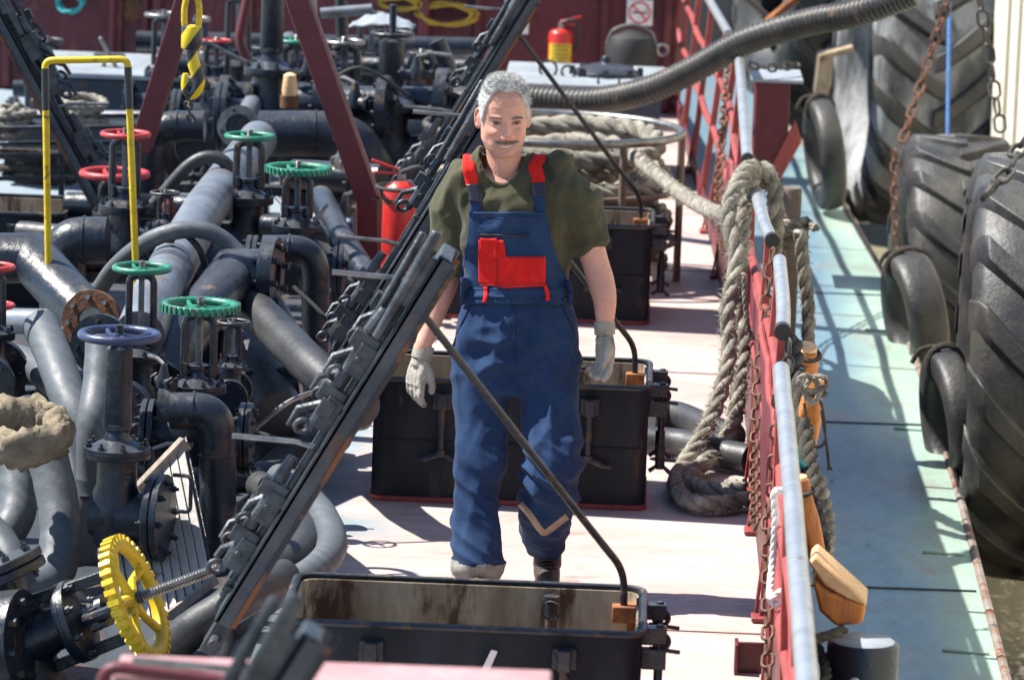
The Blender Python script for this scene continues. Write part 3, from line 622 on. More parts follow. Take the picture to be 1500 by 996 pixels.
# ------------------------------------------------------------------ tractor and car tyres
def big_tyre(R=.93, Wd=.70, nl=17):
    q = empty('tractor_tyre')
    prof = []
    hw = Wd/2
    for (x, r) in ((-hw*.55, R*.50), (-hw*.80, R*.54), (-hw*.98, R*.68), (-hw, R*.80), (-hw*.93, R*.90), (-hw*.8, R*.935), (-hw*.4, R*.95), (0, R*.955), (hw*.4, R*.95), (hw*.8, R*.935), (hw*.93, R*.90), (hw, R*.80), (hw*.98, R*.68), (hw*.80, R*.54), (hw*.55, R*.50), (hw*.5, R*.53), (hw*.7, R*.7), (hw*.6, R*.88), (0, R*.9), (-hw*.6, R*.88), (-hw*.7, R*.7), (-hw*.5, R*.53)):
        prof.append((r, x))
    seg = 72; mb = MB(); n_ = len(prof)
    for k in range(seg):
        a = 2*math.pi*k/seg
        for (r, x) in prof: mb.v.append(Vector((x, r*math.sin(a), r*math.cos(a))))
    for k in range(seg):
        j = (k+1) % seg
        for i in range(n_):
            i2 = (i+1) % n_; mb.f.append((k*n_+i, k*n_+i2, j*n_+i2, j*n_+i))
    mb.build('carcass', K['tyre'], q, ang=60)
    mb = MB()
    for s in (-1, 1):
        for k in range(nl):
            a0 = 2*math.pi*(k+(.5 if s > 0 else 0))/nl; rows = []
            for t in range(11):
                u = t/10; x = s*(-.03+u*(hw*1.03+.03)); ang = a0+ (.36*u**1.25)
                sw = .105*(1+.35*u)*.5/R*1.0     # half angular width
                if u < .86: rt = R*(1.0-.02*u); rb = R*.93
                else: q_ = (u-.86)/.14; rt = R*(.98-.16*q_); rb = R*(.90-.14*q_)
                rows.append((x, ang, sw, rt, rb))
            vs = []; 
            for (x, ang, sw, rt, rb) in rows:
                for (da, rr) in ((-sw*1.35, rb), (-sw*.85, rt), (sw*.85, rt), (sw*1.35, rb)):
                    vs.append((x, rr*math.sin(ang+da), rr*math.cos(ang+da)))
            fs = []
            for t in range(10):
                for e in range(4):
                    e2 = (e+1) % 4; fs.append((t*4+e, t*4+e2, (t+1)*4+e2, (t+1)*4+e))
            fs += [(3, 2, 1, 0), (40, 41, 42, 43)]; mb.add(vs, fs)
    mb.build('tread_lugs', K['tyre'], q, ang=50, bevel=.006)
    return q
t0 = big_tyre(); GT = 'big tractor tyres hung against the quay'
def place(o, pxl, pxr, py_top, Y, R, label, yaw=0, pitch=0, lean=0):
    s = Y/F; wd = (pxr-pxl)*s; top = D((pxl+pxr)/2, py_top, Y)
    o.location = (top.x, Y+R*.2, top.z-R); o.scale = (wd/.70, R/.93, R/.93); o.rotation_euler = (pitch, lean, yaw); tag(o, label, 'tyre', GT)
place(t0, 1430, 1640, 232, 19.2, .95, 'nearest huge tractor tyre with deep tread, cut off by the right edge', yaw=R_(-2))
o = copy_tree(t0); place(o, 1326, 1492, 202, 25.0, .80, 'middle tractor tyre with sunlit chevron tread, hung on a rusty chain', yaw=R_(2), pitch=.2)
o = copy_tree(t0); place(o, 1262, 1440, -110, 29.5, 1.02, 'farthest and largest tractor tyre, upper part out of frame, with a pale toothed shoulder', yaw=R_(7), pitch=.1)
dm = MAT('sunlit_dusty_tyre', (.30, .31, .31), (.07, .072, .075), .8, scale=3, bump=.4, stretch=(1, 1, .4), contrast=(.45, .6))  # pale carcass: its sunlit shoulder strip put into the dusty colour
for ch in o.children:
    if ch.name.startswith('carcass'): ch.material_slots[0].link = 'OBJECT'; ch.material_slots[0].material = dm
o = copy_tree(t0); place(o, 1120, 1240, -190, 34, .95, 'dark tractor tyre beyond the railing behind the ribbed hose', yaw=R_(14), pitch=.3)
def small_tyre(px, py, Y, R, wd, yaw, label, lean=0, tilt=0):
    c = D(px, py, Y); mb = MB(); hw = wd/2; prof = []
    for k in range(24):
        t = 2*math.pi*k/24; x = hw*math.copysign(abs(math.cos(t))**.6, math.cos(t)); r = R*.80+R*.20*math.copysign(abs(math.sin(t))**.6, math.sin(t)); prof.append((x, r))
    for x in (-.45, -.15, .15, .45): pass
    seg = 56; n_ = 24
    for k in range(seg):
        a = 2*math.pi*k/seg
        for (x, r) in prof: mb.v.append(Vector((x, r*math.sin(a), r*math.cos(a))))
    for k in range(seg):
        j = (k+1) % seg
        for i in range(n_): mb.f.append((k*n_+i, k*n_+(i+1) % n_, j*n_+(i+1) % n_, j*n_+i))
    q = empty('car_tyre', c, label, 'tyre', 'small tyres hung on the green edge'); q.rotation_euler = (tilt, lean, yaw)
    mb.build('carcass', K['tyre'], q, ang=80)
    mb = MB(); mb.tube(spline([(-.02, 0, R*1.0), (-.04, .02, R*1.06), (-.10, .04, R*1.02), (-.14, .05, R*.86)]), .011, 8); mb.ring((0, 0, R*.82), (0, 1, 0), R*.25, .014, 24, 6, sx=hw/R*4.6); mb.build('lashing', K['ropedark'], q)
    return q
small_tyre(1340, 462, 22.6, .33, .20, R_(12), 'small worn tyre on the green edge below the middle tractor tyre', lean=R_(-10))
small_tyre(1392, 622, 19.6, .34, .14, R_(10), 'small black tyre lashed to the green edge, nearest of the small tyres', lean=R_(-8))
small_tyre(1208, 226, 27.5, .35, .15, R_(9), 'small dark tyre by the maroon locker, farthest of the small tyres', lean=R_(-8))
GH2 = 'chains holding the tractor tyres'
chain('tyre_chain', [D(1392, -10, 24.6), D(1360, 90, 24.6), D(1320, 212, 24.4)], .055, .011, K['chain'], 'heavy rusty chain running down to the left side of the middle tractor tyre', group=GH2)
chain('tyre_chain', [D(1434, -10, 24.9), D(1450, 90, 24.9), D(1470, 215, 24.7)], .075, .009, K['chaindark'], 'dark chain hanging in front of the cream quay wall', group=GH2)
chain('tyre_chain', [D(1512, 190, 19), D(1494, 215, 18.9), D(1478, 250, 18.7), D(1430, 300, 18.5)], .085, .012, K['chaindark'], 'heavy dark chain across the nearest tractor tyre at the right edge', group=GH2)
chain('tyre_chain', [D(1310, 218, 24.2), D(1312, 330, 24.1), D(1316, 420, 24.1)], .05, .008, K['chain'], 'rusty chain hanging down the left shoulder of the middle tractor tyre', group=GH2)
mb = MB(); mb.tube([D(1391, -10, 26), D(1388, 205, 25.4)], .012, 8); o = mb.build('cord', K['blueline']); tag(o, 'straight bright blue cord in front of the farthest tractor tyre', 'cord')
# ------------------------------------------------------------------ rope helpers
def rope_geo(mb, path, r, pitch=None, strands=3, seg=7, fray=0):
    path = [Vector(p) for p in path]; T, N = frames(path); pitch = pitch or r*7
    L = [0]
    for a, b in zip(path, path[1:]): L.append(L[-1]+(b-a).length)
    for s in range(strands):
        pts = []
        for i, p in enumerate(path):
            a = 2*math.pi*(L[i]/pitch+s/strands); B = T[i].cross(N[i]); pts.append(p+(N[i]*math.cos(a)+B*math.sin(a))*r*.5)
        mb.tube(pts, [r*.56*(1+.14*noise.noise(Vector((i*.31, s*7.7, r*50)))+.05*noise.noise(Vector((i*1.3, s*3, 1)))) for i in range(len(pts))], seg)
    if fray:
        rr = random.Random(5)
        for k in range(fray):
            i = rr.randrange(1, len(path)-1); B = T[i].cross(N[i]); a = rr.uniform(0, 6.28); d = N[i]*math.cos(a)+B*math.sin(a)
            p = path[i]+d*r*.9; e = p+d*r*rr.uniform(.3, .9)+T[i]*r*rr.uniform(-1, 1)+Vector((0, 0, -r*.3)); x = T[i]*r*.06
            mb.add([p-x, p+x, e], [(0, 1, 2)])
def dense(pts, step):
    pts = spline(pts, 40); out = [pts[0]]; acc = 0
    for a, b in zip(pts, pts[1:]):
        acc += (b-a).length
        if acc >= step: out.append(b); acc = 0
    return out
def rope(name, pts, r, mat, label, cat='rope', group=None, fray=0, parent=None):
    mb = MB(); rope_geo(mb, dense(pts, r*.75), r, fray=fray); o = mb.build(name, mat, parent, ang=80)
    return tag(o, label, cat, group) if not parent else o
# mooring rope: from the basket, over the rail, looping down to the deck
moor = [D(830, 205, 21.9), D(905, 215, 21.7), D(955, 250, 21.2), D(1000, 285, 20.2), D(1050, 312, 19.0), D(1075, 300, 18.5), D(1086, 262, 18.2), D(1110, 245, 18.0), D(1132, 268, 18.0), D(1136, 330, 18.0), D(1130, 420, 18.2)]
rope('mooring_rope', moor, .036, K['rope'], 'thick pale mooring rope led from the rope basket over the top of the railing', fray=2200)
g = lambda px, py, z: G(px, py, z)
loop_ = [D(1126, 262, 18.1), D(1098, 246, 17.9), D(1078, 275, 17.7), D(1066, 320, 17.6), D(1080, 380, 17.5), D(1066, 450, 17.4), D(1068, 520, 17.3), D(1052, 585, 17.2), D(1030, 635, 17.1), G(1000, 684, .05), G(990, 712, .045), G(1012, 735, .045), G(1056, 738, .045), G(1102, 729, .045)]
rope('mooring_rope', loop_, .034, K['rope'], 'thick rope hanging over the railing and ending in a loop on the deck', fray=2200)
loop2 = [D(1122, 268, 18.15), D(1103, 262, 17.95), D(1092, 300, 17.8), D(1086, 370, 17.6), D(1076, 430, 17.6), D(1088, 500, 17.5), D(1082, 570, 17.35), D(1074, 620, 17.25), D(1052, 658, 17.15), G(1025, 684, .06), G(1008, 700, .05), G(1030, 716, .05), G(1064, 716, .07), G(1096, 712, .09)]
rope('mooring_rope', loop2, .033, K['rope'], 'second frayed strand of thick rope hanging beside the first on the walkway side', fray=2200)
rope('thin_rope', [D(1090, 400, 17.2), D(1094, 470, 17.2), D(1103, 500, 17.2)], .012, K['rope'], 'thin twisted rope tied beside the thick hanging ropes')
rope('thin_rope', [D(1150, 718, 12.6), D(1134, 722, 12.6), D(1136, 760, 12.6), D(1131, 830, 12.6), D(1128, 875, 12.5), D(1140, 868, 12.5), D(1155, 866, 12.5), D(1136, 886, 12.5), D(1126, 872, 12.5)], .011, K['white'], 'thin off-white cord knotted around the lower right part of the railing')
# ropes and fenders on the outer side of the railing
rope('hanging_rope', [D(1172, 338, 18.8), D(1178, 400, 18.8), D(1184, 460, 18.8), D(1182, 540, 18.7)], .03, K['rope'], 'worn rope end hanging beside the rusty post outside the railing', fray=200)
rope('hanging_rope', [D(1162, 500, 14.6), D(1170, 560, 14.4), D(1180, 640, 14.2), D(1192, 720, 13.9), D(1205, 800, 13.6)], .030, K['ropedark'], 'dark wet rope running down outside the railing past the orange fenders', fray=200)
rope('hanging_rope', [D(1196, 700, 14.2), D(1208, 750, 14.0), D(1210, 800, 13.8), D(1204, 840, 13.6)], .030, K['rope'], 'grey rope behind the dark wet rope, outside the railing')
mb = MB(); mb.tube(dense([D(1178, 590, 14.2), D(1186, 640, 14.2), D(1196, 655, 14.2), D(1208, 645, 14.2), D(1205, 600, 14.2), D(1196, 575, 14.2)], .01), .0055, 6)
mb.tube(dense([D(1203, 600, 14.2), D(1209, 640, 14.2), D(1214, 680, 14.2), D(1211, 692, 14.2)], .01), .0055, 6); mb.tube(dense([D(1214, 680, 14.2), D(1220, 691, 14.2)], .01), .004, 6); o = mb.build('cord', K['ropedark']); tag(o, 'thin dark cord in a drooping loop with a frayed end outside the railing', 'cord')
def knot(px, py, Y, r, label):
    c = D(px, py, Y); mb = MB(); pts = []
    for i in range(90):
        t = i/90*math.pi*2; pts.append(c+Vector(((math.sin(t)+2*math.sin(2*t))*r, math.cos(3*t)*r*.8, (math.cos(t)-2*math.cos(2*t))*r)))
    rope_geo(mb, pts, r*.55); o = mb.build('rope_knot', K['rope'], ang=80); tag(o, label, 'knot')
knot(1190, 566, 14.1, .017, 'bulky pale rope knot on the orange fender outside the railing')
def fender(px, py, Y, w_, h_, dd, label, rot=(0, 0, 0)):
    c = D(px, py, Y); q = empty('orange_fender', c, label, 'fender', 'orange fenders hung outside the railing'); q.rotation_euler = rot
    mb = MB()
    def fn(u, v):
        a = 2*math.pi*u; z = (v-.5)*h_; k = 1-.18*abs(2*v-1)**2.5
        ca, sa = math.cos(a), math.sin(a); e = .55
        x = w_/2*k*math.copysign(abs(ca)**e, ca); y = dd/2*k*math.copysign(abs(sa)**e, sa)
        dz = .012*noise.noise(Vector((x*9, y*9, z*9)))
        return Vector((x+dz, y+dz, z+dz))
    mb.grid(fn, 29, 16); mb.f.append(tuple(range(27, -1, -1))) ; b_ = (15*29); mb.f.append(tuple(b_+k for k in range(28)))
    mb.build('body', K['orange'], q, ang=50)
    mb = MB(); mb.ring((0, 0, h_*.36), (0, 0, 1), w_*.54, .008, 28, 6, sy=dd/w_); mb.build('lashing', K['ropedark'], q)
    mb = MB(); mb.lathe([(w_*.40, 0), (w_*.36, .012), (0, .016)], (0, 0, h_*.49), sy=dd/w_); mb.build('end_cap', K['orangetop'], q)
    return q
fender(1178, 540, 15.0, .085, .15, .12, 'small orange fender block with pale sunlit top, upper one outside the railing', (.2, .1, 0))
fender(1184, 618, 14.3, .075, .28, .10, 'orange fender under the pale rope knot', (0, .12, 0))
fender(1186, 765, 13.4, .055, .28, .09, 'long orange fender squeezed between the galvanized rail and the grey rope', (0, -.25, .2))
# wedge fender: outline is an irregular wedge
c = D(1232, 862, 12.6); s = 12.6/F
q = empty('orange_fender', c, 'large orange wedge-shaped fender with paler colour for its sunlit top beside the black bollard', 'fender', 'orange fenders hung outside the railing')
mb = MB()
pr = [(-46, 20), (-20, 2), (10, -8), (38, -16), (33, -46), (-6, -52), (-32, -30)]
n_ = len(pr); fr = [Vector((x*s, -.06, y*s)) for x, y in pr]; bk = [Vector((x*s*.9+.01, .08, y*s+.008)) for x, y in pr]
mb.v = fr+bk; mb.f = [tuple(range(n_)), tuple(range(2*n_-1, n_-1, -1))]+[(i, (i+1) % n_, (i+1) % n_+n_, i+n_) for i in range(n_)]
o = mb.build('body', K['orange'], q, bevel=.012)
mb = MB(); a = [(-52*s, -.064, 44*s), (-42*s, -.064, 56*s), (36*s, -.064, -10*s), (38*s, -.064, -18*s), (8*s, -.064, -8*s), (-26*s, -.064, 10*s)]
mb.v = [Vector(p) for p in a]+[Vector(p)+Vector((.01, .13, .012)) for p in a]; n_ = 6; mb.f = [tuple(range(6)), tuple(range(11, 5, -1))]+[(i, (i+1) % 6, (i+1) % 6+6, i+6) for i in range(6)]
mb.build('sunlit_top', K['orangetop'], q, bevel=.01)  # upper slope's sunlit look put into a paler orange
# turquoise scrap of rope
mb = MB(); mb.tube(dense([D(1166, 655, 14), D(1170, 675, 14), D(1180, 684, 14)], .01), .010, 6); o = mb.build('rope_scrap', K['cyanrope']); tag(o, 'scrap of turquoise rope caught between rail and fender', 'rope')
# bollards
c = D(1262, 996, 12.5); top = D(1262, 938, 12.5); Rb = .104
q = empty('bollard', (c.x, 12.5, -.4), 'stout black bollard with flat grey top at the bottom of the frame', 'bollard'); ht = top.z+.4
mb = MB(); mb.lathe([(Rb, 0), (Rb, ht-.012), (Rb-.008, ht), (0, ht)], seg=40); mb.build('post', K['black'], q)
mb = MB(); mb.lathe([(Rb-.012, 0), (Rb-.02, .006), (0, .006)], (0, 0, ht-.001), seg=40); mb.build('cap', K['greytop'], q)
mb = MB(); mb.cyl((-.025, -Rb+.01, ht-.10), (-.025, -Rb-.035, ht-.10), .016, seg=14); mb.build('pin', K['white'], q)
mb = MB()
pts = []
for i in range(150):
    t = i/150*5*2*math.pi; pts.append(Vector((c.x-.155+.028*math.sin(i*.3), 12.45-.0, -.12+.004*i))+Vector((.075*math.cos(t), .10*math.sin(t), .012*math.sin(t*.5))))
rope_geo(mb, pts, .017); o = mb.build('rope_coil', K['ropedark'], ang=80); tag(o, 'dark grey rope turns stacked between the railing and the black bollard', 'rope')
c = D(1157, 275, 19.6); q = empty('bollard', (c.x, 19.6, -.4), 'tall rusty brown post rising from the green deck behind the rope-wrapped rail', 'bollard'); ht = c.z+.4
K['brown'] = MAT('brown_post', (.20, .14, .10), (.12, .085, .065), .6, scale=5, bump=.3, rust=.2)
mb = MB(); mb.lathe([(.055, 0), (.055, ht-.012), (.048, ht), (0, ht)], seg=28); mb.build('post', K['brown'], q)
mb = MB()
pts = []
for i in range(80):
    t = i/80*2*2*math.pi; pts.append(Vector((c.x+.078*math.cos(t), 19.6+.078*math.sin(t), D(1160, 345, 19.6).z+.0009*i)))
pts += [Vector((c.x+.12, 19.5, D(1160, 345, 19.6).z+.05))]
rope_geo(mb, pts, .021); o = mb.build('rope_turns', K['rope'], ang=80); tag(o, 'turns of pale rope around the tall brown post', 'rope')
# maroon locker beyond railing
a = D(1103, 240, 24.6); b = D(1158, 122, 24.6)
q = empty('steel_locker', ((a.x+b.x)/2, 24.6, 0), 'dark maroon steel locker with pale top edge beyond the railing', 'locker')
mb = MB(); cx = 0; hw = (b.x-a.x)/2; mb.box((0, .25, (a.z+b.z)/2), (2*hw, .5, b.z-a.z)); mb.build('case', K['maroonwall'], q, smooth=False, bevel=.006)
mb = MB(); mb.box((.02, .25, b.z+.01), (2*hw+.10, .56, .02)); mb.build('top', K['greytop'], q, smooth=False, bevel=.004)
mb = MB(); z0 = D(1130, 262, 24.5).z; mb.v = [Vector((-.02, -.01, z0)), Vector((.06, -.01, z0-.02)), Vector((.17, -.01, z0+.2)), Vector((.13, -.01, z0+.32)), Vector((-.02, .03, z0)), Vector((.06, .03, z0-.02)), Vector((.17, .03, z0+.2)), Vector((.13, .03, z0+.32))]
mb.f = [(0, 1, 2, 3), (7, 6, 5, 4), (0, 4, 5, 1), (1, 5, 6, 2), (2, 6, 7, 3), (3, 7, 4, 0)]; mb.build('gusset', K['redrail'], q, bevel=.004)
# wooden block and rusty pipe upper right
K['blockwood'] = MAT('dusty_timber', (.44, .36, .25), (.20, .12, .07), .85, scale=9, bump=.5)
c = D(1210, 108, 29); q = empty('wooden_block', c, 'pale wooden block wedged beside the farthest tractor tyre', 'timber')
mb = MB(); mb.box((-.02, 0, 0), (.10, .3, .26), rot=Matrix.Rotation(R_(4), 3, 'Y')); mb.build('block', K['blockwood'], q, bevel=.01)
mb = MB(); mb.box((.06, -.02, .15), (.22, .28, .04), rot=Matrix.Rotation(R_(-18), 3, 'Y')); mb.build('top_board', K['blockwood'], q, bevel=.006)
mb = MB(); mb.cyl(D(1110, 45, 31), D(1178, -12, 31), .03); o = mb.build('rusty_pole', K['rustbright']); tag(o, 'orange rusty pole slanting up behind the ribbed hose at the top edge', 'pole')
mb = MB(); mb.cyl(D(1085, -10, 32), D(1130, 30, 32), .022); o = mb.build('brown_pole', K['brown']); tag(o, 'thin brown pole slanting down to the right at the top edge', 'pole')
# ------------------------------------------------------------------ ribbed suction hose crossing the picture
pp = [D(640, 148, 23.6), D(700, 152, 23.7), D(780, 145, 23.7), D(870, 148, 23.5), D(950, 132, 23.3), D(1020, 100, 23.2), D(1090, 62, 23.1), D(1180, 34, 22.9), D(1260, 18, 22.7), D(1340, -10, 22.6)]
fine = spline(pp, 60); ln = 0; path = [fine[0]]; 
for a, b in zip(fine, fine[1:]):
    if (b-path[-1]).length > .0048: path.append(b)
rad = [.070+.0042*math.cos(i*2*math.pi/5) for i in range(len(path))]
mb = MB(); mb.tube(path, rad, 26); o = mb.build('ribbed_hose', MAT('ribbed_hose', (.022, .022, .022), (.055, .05, .042), .4, scale=6, bump=.1, rust=.1, rustscale=10, rustcol=(.16, .10, .06)), ang=80); tag(o, 'thick ribbed grey suction hose sweeping from behind the man\'s head to the upper right', 'hose')
# ------------------------------------------------------------------ rope basket behind the man
bc = D(812, 188, 22.0); zb = .74
q = empty('rope_basket', (bc.x, 22.0, 0), 'round pipe-frame basket holding thick mooring rope behind the man\'s shoulder', 'basket')
RB = .64
mb = MB(); mb.ring((0, 0, zb), (0, 0, 1), RB, .022, 64, 10); mb.build('top_hoop', K['steel'], q)
for z_ in (.46, .2): mb = MB(); mb.ring((0, 0, z_), (0, 0, 1), RB*.97, .016, 64, 8); mb.build('hoop', K['brown'], q)
for k in range(7):
    t = 2*math.pi*(k+.9)/7; mb = MB(); mb.cyl((RB*math.cos(t), RB*math.sin(t), 0), (RB*math.cos(t), RB*math.sin(t), zb), .02, seg=10); mb.build('upright', K['brown'], q)
mb = MB(); pts = []; rr = random.Random(11)
for i in range(620):
    t = i*.085; lay = i/620; R1 = RB*(.74+.14*math.sin(i*.031+1)-.0*lay)
    pts.append(Vector((bc.x+R1*math.cos(t), 22+R1*math.sin(t), .08+.62*lay+.03*math.sin(i*.17))))
rope_geo(mb, pts, .05, seg=7); o = mb.build('rope_pile', K['rope'], ang=80); tag(o, 'heap of thick coiled mooring rope inside the round basket', 'rope')
# lantern-like black hood on the wall and hanging shackle
c = D(925, 66, 28.4); q = empty('wall_lamp', c, 'round black lamp hood with wire handle in front of the far bulkhead', 'lamp')
mb = MB(); mb.lathe([(.16, -.13), (.17, -.02), (.14, .05), (.06, .09), (0, .10)], seg=28); mb.build('hood', K['rubber'], q)
mb = MB(); mb.tube(spline([(-.16, -.03, 0), (-.12, -.03, .09), (0, -.03, .13), (.12, -.03, .09), (.16, -.03, 0)]), .010, 8); mb.ring((.2, -.05, -.02), (0, 1, 0), .035, .010, 18, 6); mb.build('wire_handle', K['steel'], q)
# hoses on deck right of the second hatch
for (pts, lb) in (([G(950, 645, .07), G(1000, 650, .07), G(1050, 662, .07), G(1098, 672, .065)], 'short thick grey hose end lying on the deck behind the rope loop'), ([G(950, 610, .07), G(990, 608, .07), G(1040, 628, .07), G(1075, 640, .07)], 'upper grey hose lying across the walkway behind the first')):
    mb = MB(); mb.tube(spline(pts, 10), .058, 20); o = mb.build('hose', K['hosedark']); tag(o, lb, 'hose')
# ------------------------------------------------------------------ valves and pipework on the left
def wheel_geo(R, mat, parent, c=(0, 0, 0), spokes=4, knurl=False, rr=None, name='handwheel'):
    rr = rr or R*.11; mb = MB(); c = Vector(c)
    seg = 60
    pts = [c+Vector(((R-rr)*math.cos(2*math.pi*k/seg), (R-rr)*math.sin(2*math.pi*k/seg), 0)) for k in range(seg)]
    mb.tube(pts, rr, 10, closed=True)
    if knurl:
        for k in range(38):
            a = 2*math.pi*k/38; mb.box(c+Vector(((R-.001)*math.cos(a), (R-.001)*math.sin(a), 0)), (rr*.7, R*.085, rr*1.7), rot=Matrix.Rotation(a, 3, 'Z'))
    for k in range(spokes):
        a = 2*math.pi*(k+.3)/spokes; e = Vector((math.cos(a), math.sin(a), 0)); n_ = Vector((-math.sin(a), math.cos(a), 0))
        mb.tube([c+e*R*.12+Vector((0, 0, -R*.06)), c+e*R*.5+Vector((0, 0, -R*.09))+n_*R*.05, c+e*(R-rr)], [rr*.75, rr*.6, rr*.7], 8)
    mb.cyl(c+Vector((0, 0, -R*.16)), c+Vector((0, 0, R*.04)), R*.17, R*.15, 16)
    o = mb.build(name, mat, parent)
    mb = MB(); mb.cyl(c+Vector((0, 0, R*.04)), c+Vector((0, 0, R*.12)), R*.10, seg=6); mb.cyl(c+Vector((0, 0, R*.1)), c+Vector((0, 0, R*.2)), R*.05, seg=10)
    mb.build('hub_nut', K['black2'], o, bevel=.001); return o
def flange_geo(mb, c, ax, R, t, n=8, bs=.010):
    c = Vector(c); ax = Vector(ax).normalized()
    mb.lathe([(R*.4, -t/2), (R-.003, -t/2), (R, -t/2+.003), (R, t/2-.003), (R-.003, t/2), (R*.4, t/2)], c, ax, 36)
    mb.bolts(c+ax*t/2, ax, R*.80, n, bs, bs*1.1); mb.bolts(c-ax*t/2, -ax, R*.80, n, bs, bs*1.1)
def valve(px, py, Y, wpx, Hh, r, wmat, label, ax=(1, 0, 0), knurl=False, body='black', solid=False, cat='valve', spokes=4, axis=None, L=None, group='handwheel valves on the pipe manifold', zrot=0, sides=(-1, 1), wheel=True, rod=0, arms=None, tilt=None):
    s = Y/F; R = wpx*s/2; top = D(px, py, Y)
    A = Vector((0, 0, 1)) if axis is None else Vector(axis).normalized()
    rot = A.to_track_quat('Z', 'Y') if axis is not None else (Quaternion(tilt) if tilt else Quaternion())
    if tilt: A = rot @ Vector((0, 0, 1))
    q = empty('valve', top-A*Hh, label, cat, group, rot)
    bm_ = K[body]; fr = r*1.7; L = L or r*2.1
    if wheel: wheel_geo(R, wmat, q, (0, 0, Hh), knurl=knurl, spokes=spokes)
    yb = r*1.9+(Hh-r*1.9)*.18      # yoke base
    # body
    mb = MB(); mb.lathe([(r*.2, -r*1.35), (r*.8, -r*1.25), (r*1.02, -r*.6), (r*1.1, 0), (r*1.02, r*.7), (r*.8, r*1.2), (r*.78, yb-r*.45)], seg=28, sx=1, sy=.85)
    a = Vector(ax).normalized(); mb.cyl(-a*(L if -1 in sides else r*.9), a*L, r*.92, seg=28); mb.build('body', bm_, q)
    mb = MB()
    zf = yb-r*.35
    mb.lathe([(r*.4, zf-r*.2), (r*1.28, zf-r*.2), (r*1.3, zf-r*.16), (r*1.3, zf-r*.02), (r*.4, zf-r*.02)], seg=32)
    mb.lathe([(r*.4, zf+r*.0), (r*1.3, zf+r*.0), (r*1.3, zf+r*.2), (r*1.1, zf+r*.22), (r*.55, zf+r*.5), (r*.42, yb+r*.5), (r*.5, yb+r*.55), (r*.5, yb+r*.75), (r*.2, yb+r*.8)], seg=32)
    mb.bolts((0, 0, zf+r*.2), (0, 0, 1), r*1.12, 8, r*.13, r*.16, off=.4); mb.build('bonnet', bm_, q)
    for sg in sides:
        mb = MB(); t = r*.28; flange_geo(mb, a*sg*(L+.0), a, fr, t, 8, r*.13); flange_geo(mb, a*sg*(L+t*1.15), a, fr, t, 8, r*.13); mb.build('flange', bm_, q)
    # yoke
    if Hh-yb > r*1.6:
        mb = MB(); w2 = max(r*.62, R*.36); zt = Hh-R*.22
        if solid:
            mb.lathe([(r*.45, yb+r*.4), (w2*.9, yb+r*.6), (w2*.85, zt-R*.1), (w2*.5, zt), (r*.2, zt)], seg=20, sy=.8)
        else:
            for sg in (-1, 1):
                mb.tube(fillet([(sg*r*.62, 0, yb+r*.2), (sg*w2*1.05, 0, yb+r*.6), (sg*w2, 0, zt-w2*.3), (sg*w2*.3, 0, zt)], w2*.5, 5), r*.19, 8)
            mb.cyl((0, 0, zt-w2*.35), (0, 0, zt+R*.02), w2*.45, w2*.4, 16); mb.box((0, 0, yb+r*.5), (w2*2.1, r*.5, r*.22))
            mb.cyl((-w2*.9, -r*.3, yb+r*.3), (-w2*.9, -r*.3, yb+r*.85), r*.13, seg=6); mb.cyl((w2*.9, -r*.3, yb+r*.3), (w2*.9, -r*.3, yb+r*.85), r*.13, seg=6)
        mb.build('yoke', bm_, q)
        mb = MB(); n_ = 44; z0 = yb+r*.6; z1 = Hh+R*.25+rod
        mb.tube([(0, 0, z0+(z1-z0)*k/(n_*2)) for k in range(n_*2+1)], [r*.15*(1+.12*(k % 2)) for k in range(n_*2+1)], 10, ); mb.build('stem', K['steel'] if not solid else bm_, q)
    return q
BK = K['black']
valve(175, 491, 14.3, 126, .60, .085, K['blue'], 'black valve with flat dark blue handwheel, front left of the yellow frame', solid=True, ax=(1, -.15, 0), sides=(1,), L=.13)
valve(208, 393, 15.8, 90, .50, .070, K['green'], 'valve with small green handwheel in front of the yellow frame\'s right leg', ax=(.3, 1, 0))
valve(293, 449, 15.1, 118, .46, .075, K['green'], 'valve with wide toothed green handwheel beside the blue handwheel', ax=(1, 0, 0), knurl=True)
valve(366, 200, 19.0, 76, .46, .085, K['green'], 'valve with green handwheel standing in front of the rusty disc flange', ax=(1, .1, 0))
valve(437, 248, 18.2, 98, .42, .08, K['green'], 'valve with toothed green handwheel near the maroon brace', ax=(1, 0, 0), knurl=True)
valve(184, 197, 19.0, 76, .52, .085, K['redw'], 'valve with small red handwheel seen through the yellow frame', ax=(1, .1, 0))
valve(168, 255, 19.7, 106, .34, .075, K['redw'], 'valve with wider, lower red handwheel just behind the small red one', ax=(1, 0, 0))
valve(-14, 391, 15.4, 76, .40, .07, K['redw'], 'valve at the left edge with upper red handwheel cut off by the frame', ax=(0, 1, 0))
valve(-10, 447, 15.9, 66, .34, .06, K['redw'], 'valve at the left edge with the lower of two cut-off red handwheels', ax=(0, 1, 0))
valve(342, 472, 15.6, 52, .26, .04, K['black2'], 'small black globe valve right of the toothed green handwheel', ax=(0, 1, 0))
valve(242, 283, 18.6, 46, .22, .04, K['black2'], 'small dark valve beside the right leg of the yellow frame', ax=(0, 1, 0))
valve(435, 60, 23.5, 66, .50, .10, K['green'], 'distant green handwheel valve behind the right maroon brace', ax=(1, 0, 0))
valve(318, 60, 23.5, 44, .42, .09, K['redw'], 'distant red handwheel valve right of the crane hook', ax=(1, 0, 0))
valve(575, 50, 22.4, 66, .62, .12, K['black2'], 'large distant black valve with dark handwheel left of the third hatch lid', ax=(1, .1, 0), solid=True, rod=.12)
valve(505, 62, 23.2, 62, .48, .11, K['steel'], 'distant valve with grey handwheel beside the large black valve', ax=(1, 0, 0))
